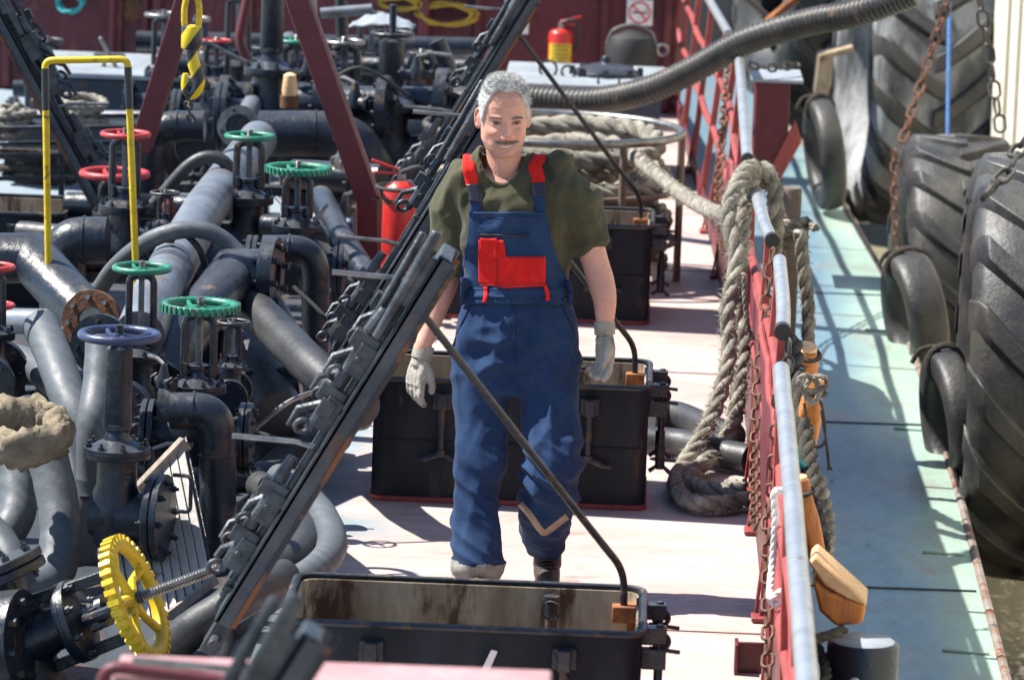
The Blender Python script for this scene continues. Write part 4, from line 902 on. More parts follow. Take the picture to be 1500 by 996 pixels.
valve(240, 22, 24.8, 58, .52, .08, K['steel'], 'distant valve with pale grey handwheel left of the crane hook', ax=(1, 0, 0))
valve(350, -6, 24.6, 52, .62, .09, K['white'], 'distant valve whose pale handwheel touches the top edge above the silver pipe', ax=(1, 0, 0))
valve(400, -10, 23.0, 44, .66, .11, K['black2'], 'tall black valve body rising out of frame beside the right maroon brace', ax=(1, 0, 0), solid=True)
valve(10, 880, 13.3, 112, .30, .07, K['green'], 'valve at lower left edge with a green handwheel mostly cut off by the frame', ax=(0, 1, 0))
valve(466, 62, 24.0, 46, .50, .09, K['black2'], 'distant black valve between green and grey handwheels', ax=(0, 1, 0))
# lying valve with the big yellow wheel
ax_ = Vector((.90, -.14, .41)).normalized()
q = valve(198, 877, 13.2, 196, .40, .10, K['yellow'], 'valve lying on its side with a big yellow handwheel and a long threaded rod', axis=ax_, ax=(0, 1, 0), knurl=True, rod=0, spokes=5)
mb = MB(); n_ = 120; mb.tube([(0, 0, .40+.285*k/n_) for k in range(n_+1)], [.0165*(1+.10*math.cos(k*2*math.pi/4)) for k in range(n_+1)], 12); mb.build('threaded_rod', K['steel'], q)
mb = MB()
for k in range(2): mb.bar((0, (-.11 if k else .11), .02), (0, (-.10 if k else .10), .37), .035, .045, up=(1, 0, 0))
mb.cyl((0, 0, .02), (0, 0, .36), .024); mb.build('support_bar', K['black2'], q, bevel=.004)
# clip + handle details on the blue-wheel valve
c = D(262, 722, 14.2); mb = MB(); mb.tube(fillet([c+Vector((-.02, 0, .06)), c+Vector((.04, -.01, .06)), c+Vector((.04, -.01, -.06)), c+Vector((-.02, 0, -.06))], .02, 4), .007, 8); o = mb.build('pull_handle', K['black2']); tag(o, 'small black loop handle on the flange below the blue handwheel', 'handle')
# flange discs
def disc(px, py, Y, dpx, ax, mat, label, n=8, hole=.45, t=.03, group='loose pipe flanges'):
    c = D(px, py, Y); R = dpx*Y/F/2; mb = MB(); a = Vector(ax).normalized()
    mb.lathe([(R*hole, -t/2), (R, -t/2), (R, t/2), (R*hole, t/2), (R*hole, -t/2)], (0, 0, 0), a, 40)
    q_ = a.to_track_quat('Z', 'Y')
    q = empty('pipe_flange', c, label, 'flange', group); mb.build('disc', mat, q, bevel=0)
    mb = MB()
    for k in range(n):
        tt = 2*math.pi*(k+.2)/n; p = q_ @ Vector((R*.78*math.cos(tt), R*.78*math.sin(tt), 0)); mb.cyl(p-a*(t*.9), p+a*(t*.9), R*.085, seg=6)
    mb.cyl(-a*t*.7, a*t*.2, R*hole*1.05, seg=24)
    mb.build('bolts', K['steel'] if mat is K['rust'] else K['black2'], q); return q
FR = (-.25, -1, .12)
disc(135, 470, 16.2, 92, FR, K['rust'], 'rusty bolted flange behind the blue handwheel, rear one of the pair')
disc(148, 505, 15.7, 92, FR, K['black'], 'dark flange with rusty bolt holes, front one of the pair behind the blue handwheel')
disc(350, 186, 22.0, 64, (-.05, -1, .1), K['steel'], 'grey-brown round end flange facing the viewer below the distant silver pipe', n=4, hole=.6)
disc(286, 216, 20.6, 60, (.15, -1, .15), K['black2'], 'black round flange facing the viewer left of the green handwheel', hole=.5)
disc(268, 228, 20.9, 76, (.5, -1, .15), K['black'], 'wider black flange directly behind the black round flange', hole=.5)
disc(396, 402, 16.8, 112, (1, -.12, 0), K['black'], 'tall bolted black flange on the end of the mitred pipe', t=.055)
disc(562, 158, 22.0, 96, (1, -.1, 0), K['black'], 'large black bolted flange on the distant pump left of the ribbed hose', t=.05, n=10)
disc(648, 150, 22.2, 100, (1, -.1, 0), K['black'], 'large black bolted flange where the ribbed hose begins', t=.06, n=10)
disc(245, 612, 15.2, 120, (1, 0, 0), K['black'], 'bolted black flange between the blue handwheel valve and the near elbow pipe', t=.05)
disc(20, 935, 13.1, 150, (1, -.25, .1), K['black'], 'big bolted flange at the lower left corner beside the yellow handwheel', t=.06)
# pipes
def pipe(pts, r, mat, label, fil=.0, name='pipe', seg=26, group='pipes of the deck manifold', weld=True):
    P = [D(*p) for p in pts]; path = fillet(P, fil, 10) if fil else P
    q = empty(name, P[0], label, 'pipe', group); mb = MB()
    if fil: mb.tube([p-P[0] for p in path], r, seg)
    else:   # mitred: stretch joint rings
        T = []
        for i in range(len(P)):
            a = (P[i]-P[i-1]).normalized() if i else (P[1]-P[0]).normalized(); b = (P[i+1]-P[i]).normalized() if i < len(P)-1 else a
            T.append((a, b))
        n0 = T[0][0].cross(Vector((0, 0, 1))).normalized(); vs = []; fs = []
        for i in range(len(P)):
            a, b = T[i]; m_ = (a+b).normalized(); u = (n0-a*n0.dot(a)).normalized(); v = a.cross(u)
            for k in range(seg):
                t = 2*math.pi*k/seg; p = u*math.cos(t)*r+v*math.sin(t)*r; p = p-a*(p.dot(m_)/a.dot(m_)); vs.append(P[i]-P[0]+p)
            n0 = (u-b*u.dot(b)).normalized()
        for i in range(len(P)-1):
            for k in range(seg): fs.append((i*seg+k, i*seg+(k+1) % seg, (i+1)*seg+(k+1) % seg, (i+1)*seg+k))
        fs += [tuple(range(seg-1, -1, -1)), tuple((len(P)-1)*seg+k for k in range(seg))]
        mb.add(vs, fs)
    mb.build('tube', mat, q, ang=30)
    if weld:
        mb = MB()
        for i in range(1, len(P)-1):
            if fil:
                u = (P[i-1]-P[i]).normalized(); k_ = min(fil, (P[i-1]-P[i]).length*.49); mb.ring(P[i]+u*k_-P[0], u, r+.001, .005, 32, 6); mb.build('weld_bead', mat, q); mb = MB()
                u = (P[i+1]-P[i]).normalized(); k_ = min(fil, (P[i+1]-P[i]).length*.49); mb.ring(P[i]+u*k_-P[0], u, r+.001, .005, 32, 6); mb.build('weld_bead', mat, q); mb = MB()
        if mb.v: mb.build('weld_bead', mat, q)
    return q
pipe([(-40, 378, 17.0), (48, 378, 17.0), (150, 492, 16.5), (200, 560, 16.2)], .098, BK, 'thick black mitred pipe entering from the left edge below the rusty hatch')
pipe([(158, 352, 18.2), (92, 352, 18.2), (92, 470, 18.2)], .098, BK, 'black elbow pipe left of the red handwheel valve, behind the yellow frame', .17)
pipe([(378, 205, 21.2), (300, 306, 18.6), (230, 430, 16.3), (205, 490, 15.9)], .092, K['silverpipe'], 'long thick silver-grey pipe running away from the green handwheels', .05, weld=False)
pipe([(398, 402, 16.8), (342, 402, 16.8), (262, 500, 16.1), (236, 560, 15.9)], .098, BK, 'black mitred pipe ending in the tall bolted flange')
pipe([(385, 365, 17.5), (462, 365, 17.5), (463, 620, 17.5)], .057, BK, 'black elbow pipe dropping to the deck right of the tall flange', .17)
pipe([(300, 186, 20.5), (222, 186, 20.5), (214, 330, 20.5)], .075, BK, 'distant black elbow pipe above the red handwheels', .2)
pipe([(250, 602, 14.9), (318, 602, 14.9), (320, 880, 14.9)], .064, BK, 'near black elbow pipe dropping beside the slatted panel', .15)
pipe([(424, 60, 25.0), (345, 196, 22.1)], .052, K['silverpipe'], 'distant silver pipe slanting up to the right', weld=False)
pipe([(262, 97, 25.0), (485, 100, 25.0)], .055, BK, 'distant horizontal dark pipe behind the crane hook', weld=False)
pipe([(310, 140, 23.4), (470, 140, 23.4)], .07, BK, 'distant horizontal black pipe below the silver pipe', weld=False)
pipe([(430, 150, 22.6), (690, 152, 22.4)], .085, BK, 'thick horizontal black pipe feeding the ribbed hose', weld=False)
pipe([(380, 196, 21.9), (545, 196, 21.9), (552, 380, 21.9)], .115, BK, 'big black elbow pipe behind the right maroon brace', .28)
pipe([(470, 290, 19.0), (500, 350, 18.3), (600, 500, 17.4)], .055, BK, 'long dark pipe slanting down to the right behind the hatch lid', .05, weld=False)
pipe([(345, 470, 17.2), (408, 612, 16.4)], .105, K['hosedark'], 'thick dark open-ended pipe slanting down between the valves', weld=False)
pipe([(100, 300, 20.4), (340, 305, 20.2)], .06, BK, 'black cross pipe under the small red handwheel', weld=False)
pipe([(-20, 470, 16.9), (120, 472, 16.6)], .05, K['silverpipe'], 'short grey pipe behind the wooden block', weld=False)
pipe([(20, 600, 16.6), (440, 560, 16.6)], .07, BK, 'black cross pipe low behind the green handwheels', weld=False)
pipe([(120, 720, 15.6), (470, 690, 15.8)], .055, BK, 'lowest black cross pipe behind the slatted panel', weld=False)
pipe([(-30, 170, 23.8), (210, 172, 23.6)], .035, K['silverpipe'], 'thin pale pipe behind the yellow frame', weld=False)
pipe([(470, 20, 24.4), (545, 14, 24.4)], .03, K['silverpipe'], 'short pale horizontal pipe near the top edge left of the yellow cables', weld=False)
pipe([(455, -10, 24.6), (458, 120, 24.6)], .035, K['silverpipe'], 'thin pale vertical pipe behind the right maroon brace', weld=False)
pipe([(500, -10, 24.8), (502, 90, 24.8)], .035, K['black2'], 'thin dark vertical pipe behind the grey handwheel', weld=False)
pipe([(345, 545, 15.8), (352, 600, 15.7)], .035, K['foil'], 'short foil-wrapped pipe stub below the small globe valve', weld=False)
pipe([(365, -10, 24), (350, 60, 24), (372, 110, 24)], .028, K['maroon'], 'maroon bent pipe behind the distant red handwheel', .05, weld=False)
pipe([(430, 255, 21.0), (560, 262, 20.8)], .07, BK, 'black pipe stub under the distant pump housings', weld=False)
pipe([(385, 330, 18.9), (500, 338, 18.8), (540, 420, 18.8)], .05, BK, 'black bent pipe below the toothed green wheel near the brace', .12)
pipe([(300, 480, 17.0), (300, 640, 17.0)], .06, BK, 'black upright pipe behind the toothed green handwheel', weld=False)
pipe([(120, 610, 16.0), (205, 640, 15.6)], .05, BK, 'black pipe stub behind the shaded hoses', weld=False)
pipe([(640, 60, 23.0), (662, 110, 23.0), (640, 190, 23.0)], .045, BK, 'dark bent pipe beside the tip of the third hatch lid', .1, weld=False)
pipe([(20, 130, 25.5), (140, 132, 25.5), (146, 230, 25.5)], .05, BK, 'distant dark elbow pipe behind the yellow frame', .12)
pipe([(230, 130, 24.5), (232, 260, 24.0)], .05, BK, 'distant dark upright pipe between brace and crane hook', weld=False)
pipe([(-20, 700, 16.0), (160, 690, 15.9)], .06, BK, 'dark cross pipe behind the heaped hoses at left', weld=False)
disc(520, 262, 20.8, 70, (1, -.1, 0), K['black'], 'black flange on the pipe stub under the distant pumps', t=.05)
disc(470, 150, 22.5, 84, (1, -.1, 0), K['black'], 'black flange beside the right maroon brace on the thick feed pipe', t=.05, n=10)
disc(330, 140, 23.3, 60, (1, -.1, 0), K['black'], 'small dark flange on the distant pipe below the crane hook', t=.05)
disc(470, 640, 16.9, 60, (.3, -1, .3), K['black2'], 'dark flange lying among the hoses behind the nearest lid', hole=.6)
valve(70, 60, 26.5, 52, .50, .09, K['black2'], 'distant dark valve on the far left in front of the bulkhead', ax=(1, 0, 0))
valve(150, 95, 26.2, 48, .44, .08, K['black2'], 'distant dark valve behind the top bar of the yellow frame', ax=(1, 0, 0), body='black2')
valve(285, 28, 26.0, 50, .55, .10, K['steel'], 'distant valve half hidden by the yellow link of the crane hook', ax=(1, 0, 0))
valve(545, 22, 25.5, 54, .55, .10, K['black2'], 'distant dark valve right under the small yellow cable hank', ax=(1, 0, 0))
valve(618, 78, 24.4, 46, .50, .10, K['black2'], 'distant dark valve just left of the maroon standpipe', ax=(1, 0, 0))
valve(388, 70, 25.2, 48, .50, .10, K['black2'], 'distant dark valve right of the maroon bent pipe', ax=(1, 0, 0))
valve(660, 118, 23.6, 44, .40, .08, K['steel'], 'distant valve with pale wheel tucked against the third hatch lid', ax=(1, 0, 0))
pipe([(200, 60, 26.8), (700, 70, 26.8)], .06, BK, 'farthest horizontal dark pipe along the foot of the bulkhead', weld=False)
pipe([(480, 95, 24.6), (700, 100, 24.4)], .05, K['black2'], 'horizontal dark pipe below the yellow cable coil', weld=False)
pipe([(60, 118, 25.9), (300, 122, 25.6)], .05, BK, 'horizontal dark pipe in front of the left tank', weld=False)
# pump casings (big rounded housings)
def pump(px, py, Y, r, L, label, ax=(1, 0, 0)):
    c = D(px, py, Y); q = empty('pump', c, label, 'pump', 'black pump housings'); mb = MB()
    mb.lathe([(r*.35, -L*.6), (r*.4, -L*.42), (r*.9, -L*.36), (r, -L*.25), (r*1.0, L*.25), (r*.9, L*.36), (r*.45, L*.42), (r*.4, L*.6)], (0, 0, 0), ax, 36); mb.build('housing', K['black'], q)
    for sg in (-1, 1): mb = MB(); mb.lathe([(r*.9, -.02), (r*1.12, -.02), (r*1.12, .02), (r*.9, .02)], Vector(ax)*L*.22*sg, ax, 36); mb.build('rim', K['black2'], q)
    mb = MB(); mb.bolts(Vector(ax)*(L*.22+.02), ax, r*1.06, 14, .012, .014); mb.build('rim_bolts', K['black2'], q)
    mb = MB(); mb.box((0, 0, -r*1.1), (L*.7, r*1.2, r*.5)); mb.cyl((0, -r*.2, r*.8), (0, -r*.2, r*1.35), r*.25); mb.cyl((L*.2, 0, r*.85), (L*.2, 0, r*1.2), r*.14); mb.build('mount', K['black2'], q, bevel=.006)
pump(470, 225, 23.0, .22, .55, 'rounded black pump housing behind the right maroon brace')
pump(600, 205, 23.2, .20, .5, 'rounded black pump housing left of the third hatch lid')
pump(300, 400, 18.0, .12, .4, 'small black pump housing under the green handwheel valves', (1, .2, 0))
pump(55, 200, 24.6, .16, .5, 'black pump housing behind the leaning dark lid at upper left')
# rubber hoses
def hose(pts, r, label, mat='hose', n=10, seg=22, wrap=True):
    P = spline([D(*p) for p in pts], n); mb = MB()
    pts2 = [P[0]]
    for p in P[1:]:
        if (p-pts2[-1]).length > .012: pts2.append(p)
    rad = [r*(1+.012*math.sin(i*1.1)+.02*noise.noise(Vector((i*.15, r*99, 0)))) for i in range(len(pts2))]
    mb.tube(pts2, rad, seg); o = mb.build('hose', K[mat], ang=80); return tag(o, label, 'hose', 'rubber hoses heaped on the deck')
hose([(60, 478, 15.4), (78, 520, 15.2), (100, 580, 15.0), (128, 640, 14.9), (140, 720, 14.9)], .066, 'grey wrapped hose leading down from the wooden block')
hose([(150, 495, 15.0), (146, 560, 14.9), (138, 620, 14.8), (136, 700, 14.8)], .058, 'pale grey hose directly behind the blue handwheel valve')
hose([(-20, 530, 15.7), (30, 528, 15.7), (80, 560, 15.4), (120, 600, 15.2)], .055, 'grey hose coming from the left edge under the first wrapped hose')
hose([(30, 600, 14.7), (62, 650, 14.6), (84, 730, 14.5), (88, 800, 14.4), (70, 850, 14.3), (10, 868, 14.2), (-40, 850, 14.2)], .070, 'thick grey hose curving round at lower left above the big flange')
hose([(105, 600, 15.1), (112, 680, 15.0), (112, 760, 14.9), (112, 840, 14.9)], .072, 'shaded grey hose right of the thick curving one')
hose([(-10, 640, 15.0), (22, 700, 14.9), (22, 760, 14.8), (-20, 810, 14.7)], .065, 'grey hose loop at the left edge inside the thick curving hose')
hose([(-30, 760, 14.4), (6, 800, 14.3), (22, 850, 14.2), (6, 900, 14.1)], .055, 'lowest grey hose at the left edge')
hose([(360, 440, 16.8), (410, 490, 16.4), (460, 540, 16.0), (530, 600, 15.7)], .074, 'wrapped grey hose slanting down to the right towards the nearest lid', 'hosedark')
hose([(135, 440, 17.2), (175, 385, 17.0), (235, 345, 16.9), (300, 338, 16.9), (350, 372, 16.9), (400, 440, 16.8), (445, 520, 16.6)], .034, 'thin grey hose arching over the long silver pipe')
hose([(330, 690, 16.6), (380, 660, 16.6), (430, 634, 16.8), (480, 618, 17.0), (530, 610, 17.2)], .055, 'grey hose behind the nearest lid, passing under its clamps')
hose([(340, 720, 16.2), (390, 690, 16.2), (440, 655, 16.4), (500, 640, 16.6)], .05, 'dark hose beside the one passing under the lid clamps', 'hosedark')
hose([(330, 920, 14.0), (400, 870, 14.0), (460, 836, 14.1), (486, 800, 14.4), (474, 758, 14.7), (440, 720, 15.1), (410, 700, 15.4)], .052, 'grey hose bend lying on the deck left of the nearest hatch')
hose([(300, 910, 14.0), (370, 850, 14.1), (430, 815, 14.3), (446, 780, 14.6), (420, 740, 15.0), (380, 710, 15.3)], .052, 'darker hose bend inside the grey one left of the nearest hatch', 'hosedark')
hose([(200, 990, 13.4), (270, 930, 13.6), (350, 880, 13.7), (420, 845, 13.9)], .062, 'black hose running behind the yellow handwheel', 'hosedark')
hose([(470, 330, 19.5), (520, 400, 19.0), (545, 440, 18.8), (600, 470, 18.6)], .055, 'dark hose behind the maroon brace post', 'hosedark')
hose([(30, 340, 19.5), (100, 345, 19.4), (160, 340, 19.4)], .05, 'dark hose end beside the rusty hatch at left', 'hosedark')
hose([(240, 370, 17.0), (262, 342, 16.95), (290, 362, 16.9), (304, 400, 16.9)], .013, 'thin black cable wrapped over the long silver pipe', 'rubber' if 'rubber' in K else 'hosedark')
hose([(225, 300, 19.3), (280, 240, 19.3), (320, 232, 19.3), (345, 262, 19.3), (350, 300, 19.3)], .028, 'dark hose hoop behind the green handwheel valve', 'hosedark')
# slack cables criss-crossing the manifold
rr = random.Random(21)
for i, (a, b, c_) in enumerate([((360, 640, 15.6), (430, 585, 15.6), (520, 560, 15.7)), ((340, 620, 15.9), (400, 640, 15.8), (470, 660, 15.8)), ((70, 160, 22), (120, 230, 21.8), (170, 270, 21.6)), ((430, 420, 17), (480, 470, 16.9), (520, 540, 16.8)), ((300, 60, 23), (360, 90, 23), (420, 110, 23)), ((480, 120, 21.8), (530, 100, 21.8), (600, 140, 21.8)), ((405, 290, 18.4), (450, 330, 18.2), (480, 300, 18.2))]):
    mb = MB(); mb.tube(spline([D(*a), D(*b), D(*c_)]), .009, 8); o = mb.build('cable', K['rubber'] if i % 2 else K['steel'])
    tag(o, ['steel bar lying over hoses below the dark open pipe', 'black cable beside the foil-wrapped pipe stub', 'grey rod by the leaning dark lid at upper left', 'black cable near the tall bolted flange', 'grey cable right of the crane hook', 'black cable over the distant pump housing', 'grey rod beside the toothed green handwheel near the brace'][i], 'cable')
# canvas collar on hoses
q = None
c = D(28, 632, 14.3); mb = MB()
def cf(u, v):
    a = 2*math.pi*u; b = 2*math.pi*v; R1, R2 = .118, .034
    k = .030*noise.noise(Vector((3*math.cos(a), 3*math.sin(a), 2*math.cos(b))))+.018*(1-2*abs(noise.noise(Vector((6*math.cos(a), 6*math.sin(a), 3*math.sin(b)+5)))))
    rr_ = R1+(R2+k)*math.cos(b)*.8; return c+Vector((rr_*math.cos(a)*1.15, rr_*math.sin(a)*1.0, (R2*1.4+k)*math.sin(b)+.035*math.sin(a)))
mb.grid(cf, 60, 24); o = mb.build('canvas_wrap', K['canvas'], ang=80); tag(o, 'crumpled dirty beige canvas wrapped round the top of the grey hoses', 'canvas')
# slatted panel
q = empty('slatted_panel', D(225, 780, 14.8), 'pale leaning panel of narrow slats behind the yellow handwheel', 'panel'); O_ = D(225, 780, 14.8)
tl, tr, bl, br = D(150, 775, 14.45), D(272, 648, 14.65), D(178, 955, 13.95), D(312, 850, 14.25)
mb = MB(); mb.bar(tl-O_, tr-O_, .03, .05); mb.build('top_bar', K['woodgrey'], q, bevel=.003); mb = MB(); mb.bar(bl-O_, br-O_, .03, .06, up=(0, 1, 0)); mb.build('bottom_bar', K['woodgrey'], q, bevel=.003)
mb = MB()
for i in range(11):
    t = (i+.3)/11; mb.bar(tl.lerp(tr, t)-O_, bl.lerp(br, t)-O_, .026, .014, up=(0, 1, 0))
mb.build('slats', K['slat'], q, bevel=.001)
mb = MB(); mb.add([tl-O_+Vector((0, .04, 0)), tr-O_+Vector((0, .04, 0)), br-O_+Vector((0, .04, 0)), bl-O_+Vector((0, .04, 0))], [(0, 1, 2, 3)]); o = mb.build('backing', K['black2'], q, smooth=False); sm = o.modifiers.new('s', 'SOLIDIFY'); sm.thickness = .02
# yellow tube frame
q = empty('yellow_frame', D(72, 450, 16.8), 'upright yellow tube frame with dark taped corners, standing among the valves', 'frame'); O_ = D(72, 450, 16.8)
A, B, C_, D_ = D(72, 455, 16.8)-O_, D(66, 89, 16.8)-O_, D(187, 87, 16.8)-O_, D(202, 470, 16.8)-O_
mb = MB(); mb.tube(fillet([A, B, C_, D_], .03, 6), .0135, 14); mb.build('tube', K['yellow'], q)
for P0, P1 in ((A, B), (D_, C_)):
    mb = MB(); u = (P0-P1).normalized(); mb.cyl(P1+u*.03, P1+u*.19, .0148, seg=14); mb.build('dark_tape', K['black'], q)
c = D(82, 478, 16.7); q = empty('wooden_block', c, 'rust-stained board under the foot of the yellow frame', 'timber'); mb = MB(); mb.box((0, 0, 0), (.20, .3, .035), rot=Matrix.Rotation(R_(12), 3, 'Z')); mb.build('board', K['woodgrey'], q, bevel=.004); mb = MB(); mb.box((-.01, 0, -.07), (.14, .2, .1)); mb.build('foot', K['rust'], q, bevel=.004)
# maroon braces
def brace(pts, w_, label):
    P = [D(*p) for p in pts]; q = empty('steel_brace', P[-1], label, 'brace', 'maroon steel braces'); mb = MB()
    for a, b in zip(P, P[1:]):
        mb.bar(a-P[-1], b-P[-1], w_, .05, up=(0, 1, 0)); 
    mb.build('beam', K['maroon'], q, bevel=.005); mb = MB()
    for a, b in zip(P, P[1:]): mb.bar(a-P[-1]+Vector((w_*.5, .06, 0)), b-P[-1]+Vector((w_*.5, .06, 0)), .012, .09, up=(0, 1, 0))
    mb.build('flange', K['maroon'], q, bevel=.002)
brace([(278, -20, 20.0), (203, 222, 20.0)], .092, 'maroon flat brace slanting down to the left behind the crane hook')
brace([(428, -20, 19.2), (538, 292, 19.2), (540, 470, 19.2)], .098, 'maroon brace slanting down to the right, then upright beside the red extinguisher')
# crane hook
st = stripes_mat('hazard_stripes', (.75, .53, .01), (.02, .022, .03), 9, (1, .0, -.7))
q = empty('crane_hook', D(282, 30, 18), 'yellow and black striped crane hook hanging at the top left', 'hook'); O_ = D(282, 30, 18)
mb = MB(); a = D(281, 22, 18)-O_
ring_ = [a+Vector((.031*math.cos(t), 0, .085*math.copysign(abs(math.sin(t))**.8, math.sin(t)))) for t in [2*math.pi*k/30 for k in range(30)]]
mb.tube(ring_, .013, 10, closed=True); mb.build('link', K['yellow'], q)
b = D(281, 55, 18)-O_; mb = MB(); mb.lathe([(.0, -.048), (.038, -.048), (.043, -.04), (.043, .04), (.038, .048), (0, .048)], b, (0, 0, 1), 24); mb.build('swivel', st, q)
mb = MB(); p = [(281, 70), (282, 84), (284, 94), (288, 106), (291, 118), (288, 131), (281, 138), (274, 134), (271, 122), (272, 108)]
pp = spline([D(x, y, 18)-O_ for x, y in p], 6); n_ = len(pp); mb.tube(pp, [.022*(1-.55*(i/n_)**3)+.006*math.sin(math.pi*i/n_) for i in range(n_)], 14); mb.build('hook_body', st, q)
chain('hook_chain', [D(278, 142, 18.4), D(276, 160, 18.5), D(284, 185, 18.6)], .04, .006, K['chaindark'], 'short dark chain dangling below the striped hook')
# rope rack behind yellow frame
q = empty('rope_rack', D(90, 270, 22.5), 'dark steel rack holding ropes behind the yellow frame', 'rack'); O_ = D(90, 270, 22.5)
for i, py in enumerate((188, 228, 262)):
    mb = MB(); mb.bar(D(-30, py, 22.4)-O_, D(195, py-2, 22.4)-O_, .02, .045, up=(0, 1, 0)); mb.build('shelf_rail', K['black2'], q, bevel=.003); mb = MB(); mb.bar(D(-30, py, 22.4)-O_+Vector((0, .5, 0)), D(195, py-2, 22.4)-O_+Vector((0, .5, 0)), .02, .045, up=(0, 1, 0)); mb.build('shelf_rail', K['black2'], q, bevel=.003)
for px in (-10, 90, 190):
    mb = MB(); mb.bar(D(px, 185, 22.45)-O_, D(px, 300, 22.45)-O_, .03, .03, up=(0, 1, 0)); mb.build('upright', K['black2'], q, bevel=.003)
def heap(px, py, Y, w_, h_, mat, label, seed=1, r=.022):
    c = D(px, py, Y); s = Y/F; rr_ = random.Random(seed); pts = []
    for i in range(260):
        t = i*.22; k = i/260
        pts.append(c+Vector((w_*s/2*(.55+.45*math.sin(i*.051+seed))*math.cos(t), .14*math.sin(t), (k-.5)*h_*s+.03*math.sin(i*.13+seed))))
    mb = MB(); rope_geo(mb, pts, r); o = mb.build('rope_heap', mat, ang=80); tag(o, label, 'rope')
heap(122, 168, 22.6, 66, 34, K['rope'], 'heap of pale rope on the rack, framed by the yellow frame', 2)
heap(15, 178, 22.6, 70, 30, K['rope'], 'pale rope heap at the left edge behind the leaning lid', 5)
heap(70, 245, 22.7, 150, 22, K['ropedark'], 'dark ropes stuffed in the lower part of the rack', 8)
# small loose things
c = D(424, 140, 21.5); q = empty('cone_fitting', c, 'pale beige conical cap with rusty base right of the silver pipe', 'fitting'); mb = MB(); mb.lathe([(.034, 0), (.038, .02), (.030, .10), (.012, .11), (0, .11)], (0, 0, 0)); mb.build('cap', K['orangetop'], q); mb = MB(); mb.cyl((0, 0, -.06), (0, 0, 0), .045); mb.build('base', K['rust'], q)
c = D(248, 318, 18.9); q = empty('red_fitting', c, 'small rusty red fitting left of the long silver pipe', 'fitting'); mb = MB(); mb.cyl((0, 0, -.06), (0, 0, .06), .03, seg=14); mb.cyl((0, 0, .06), (0, 0, .085), .02, seg=6); mb.ring((0, 0, 0), (0, 0, 1), .034, .007, 24, 6); mb.build('plug', K['redrail'], q)
c = D(590, 70, 23.4); mb = MB()
def cv(u, v):
    x = (u-.5)*.34; z = .07*math.sin(math.pi*u)*(1-abs(v-.5)*1.4)+.02*noise.noise(Vector((u*6, v*6, 3))); return D(560, 38, 23.6)+Vector((x, (v-.5)*.3, z))
mb.grid(cv, 26, 12); o = mb.build('rag', K['greytop'], ang=80); sm = o.modifiers.new('s', 'SOLIDIFY'); sm.thickness = .01; tag(o, 'grey cloth thrown over the distant black valve', 'cloth')
# low clutter: small drain valves and clamps on the pipes
def small_fit(px, py, Y, s_, label, mat='black2', ang=0):
    c = D(px, py, Y); q = empty('drain_cock', c, label, 'drain cock', 'small drain cocks'); q.rotation_euler = (0, 0, ang); q.scale = (s_,)*3
    mb = MB(); mb.cyl((-.05, 0, 0), (.05, 0, 0), .02); mb.lathe([(.028, -.02), (.03, .01), (.018, .04), (.012, .07), (0, .07)]); mb.bolts((.05, 0, 0), (1, 0, 0), 0.001, 1, .03, .012); mb.bolts((-.05, 0, 0), (-1, 0, 0), .001, 1, .03, .012); mb.build('body', K[mat], q)
    mb = MB(); mb.tube([(0, 0, .07), (.05, 0, .085), (.13, -.01, .08)], [.007, .008, .01], 8); mb.build('lever', K['steel'], q)
for i, (x, y, Y, s_, mt, an, lb) in enumerate([(222, 690, 14.9, 1.1, 'black2', .4, 'drain cock beside the blue handwheel valve body'), (395, 470, 17, 1, 'black2', 1.2, 'drain cock under the tall bolted flange'), (240, 560, 15.0, .9, 'black2', 2.2, 'drain cock between the blue and the toothed green handwheels'), (300, 260, 20.8, 1.1, 'black2', .2, 'drain cock below the black round flange'), (450, 110, 22.6, 1.3, 'black2', .8, 'drain cock on the far pump beside the brace'), (520, 150, 22.3, 1.4, 'black2', 2.6, 'drain cock on the thick horizontal pipe'), (610, 110, 22.0, 1.3, 'black2', 0, 'drain cock behind the third hatch lid'), (90, 620, 15.6, 1, 'black2', 0, 'drain cock hidden among the grey hoses'), (375, 130, 23.0, 1.2, 'steel', 1, 'pale drain cock beside the beige cap'), (505, 310, 20, 1.1, 'black2', .6, 'drain cock left of the brace post'), (500, 240, 20.4, 1.2, 'steel', 1.9, 'pale drain cock right of the toothed wheel near the brace')]):
    small_fit(x, y, Y, s_, lb, mt, an)
# supports under the manifold
q = empty('pipe_rack', (-2.2, 17.5, 0), 'black steel trestle carrying the valves and pipes on the left of the deck', 'trestle')
for i, (x, y, h_) in enumerate([(-2.6, 15.2, .32), (-2.2, 16.6, .36), (-1.75, 17.6, .34), (-2.9, 17.0, .4), (-2.4, 19.0, .38), (-1.7, 19.3, .36), (-3.0, 19.6, .36), (-2.1, 21.8, .4), (-1.2, 22.4, .4), (-1.3, 20.8, .3), (-2.0, 23.6, .4)]):
    mb = MB(); mb.box((x+2.2, y-17.5, h_/2), (.09, .09, h_)); mb.box((x+2.2, y-17.5, h_), (.75, .10, .05)); mb.box((x+2.2, y-17.5, .012), (.2, .2, .02)); mb.build('support', K['black2'], q, bevel=.004)
q = empty('dark_tray', (-2.3, 19, 0), 'low dark tray that darkens the deck under the valve manifold', 'tray')
mb = MB(); mb.box((-.3, -1, .02), (2.7, 10.6, .03)); mb.build('tray_floor', MAT('tray', (.03, .038, .05), (.06, .07, .08), .45, scale=3, bump=.3, rust=.2), q)  # dark floor covering the paler deck beneath the machinery
mb = MB(); mb.box((1.06, -1, .05), (.02, 10.6, .1)); mb.build('tray_rim', K['black2'], q, bevel=.003)
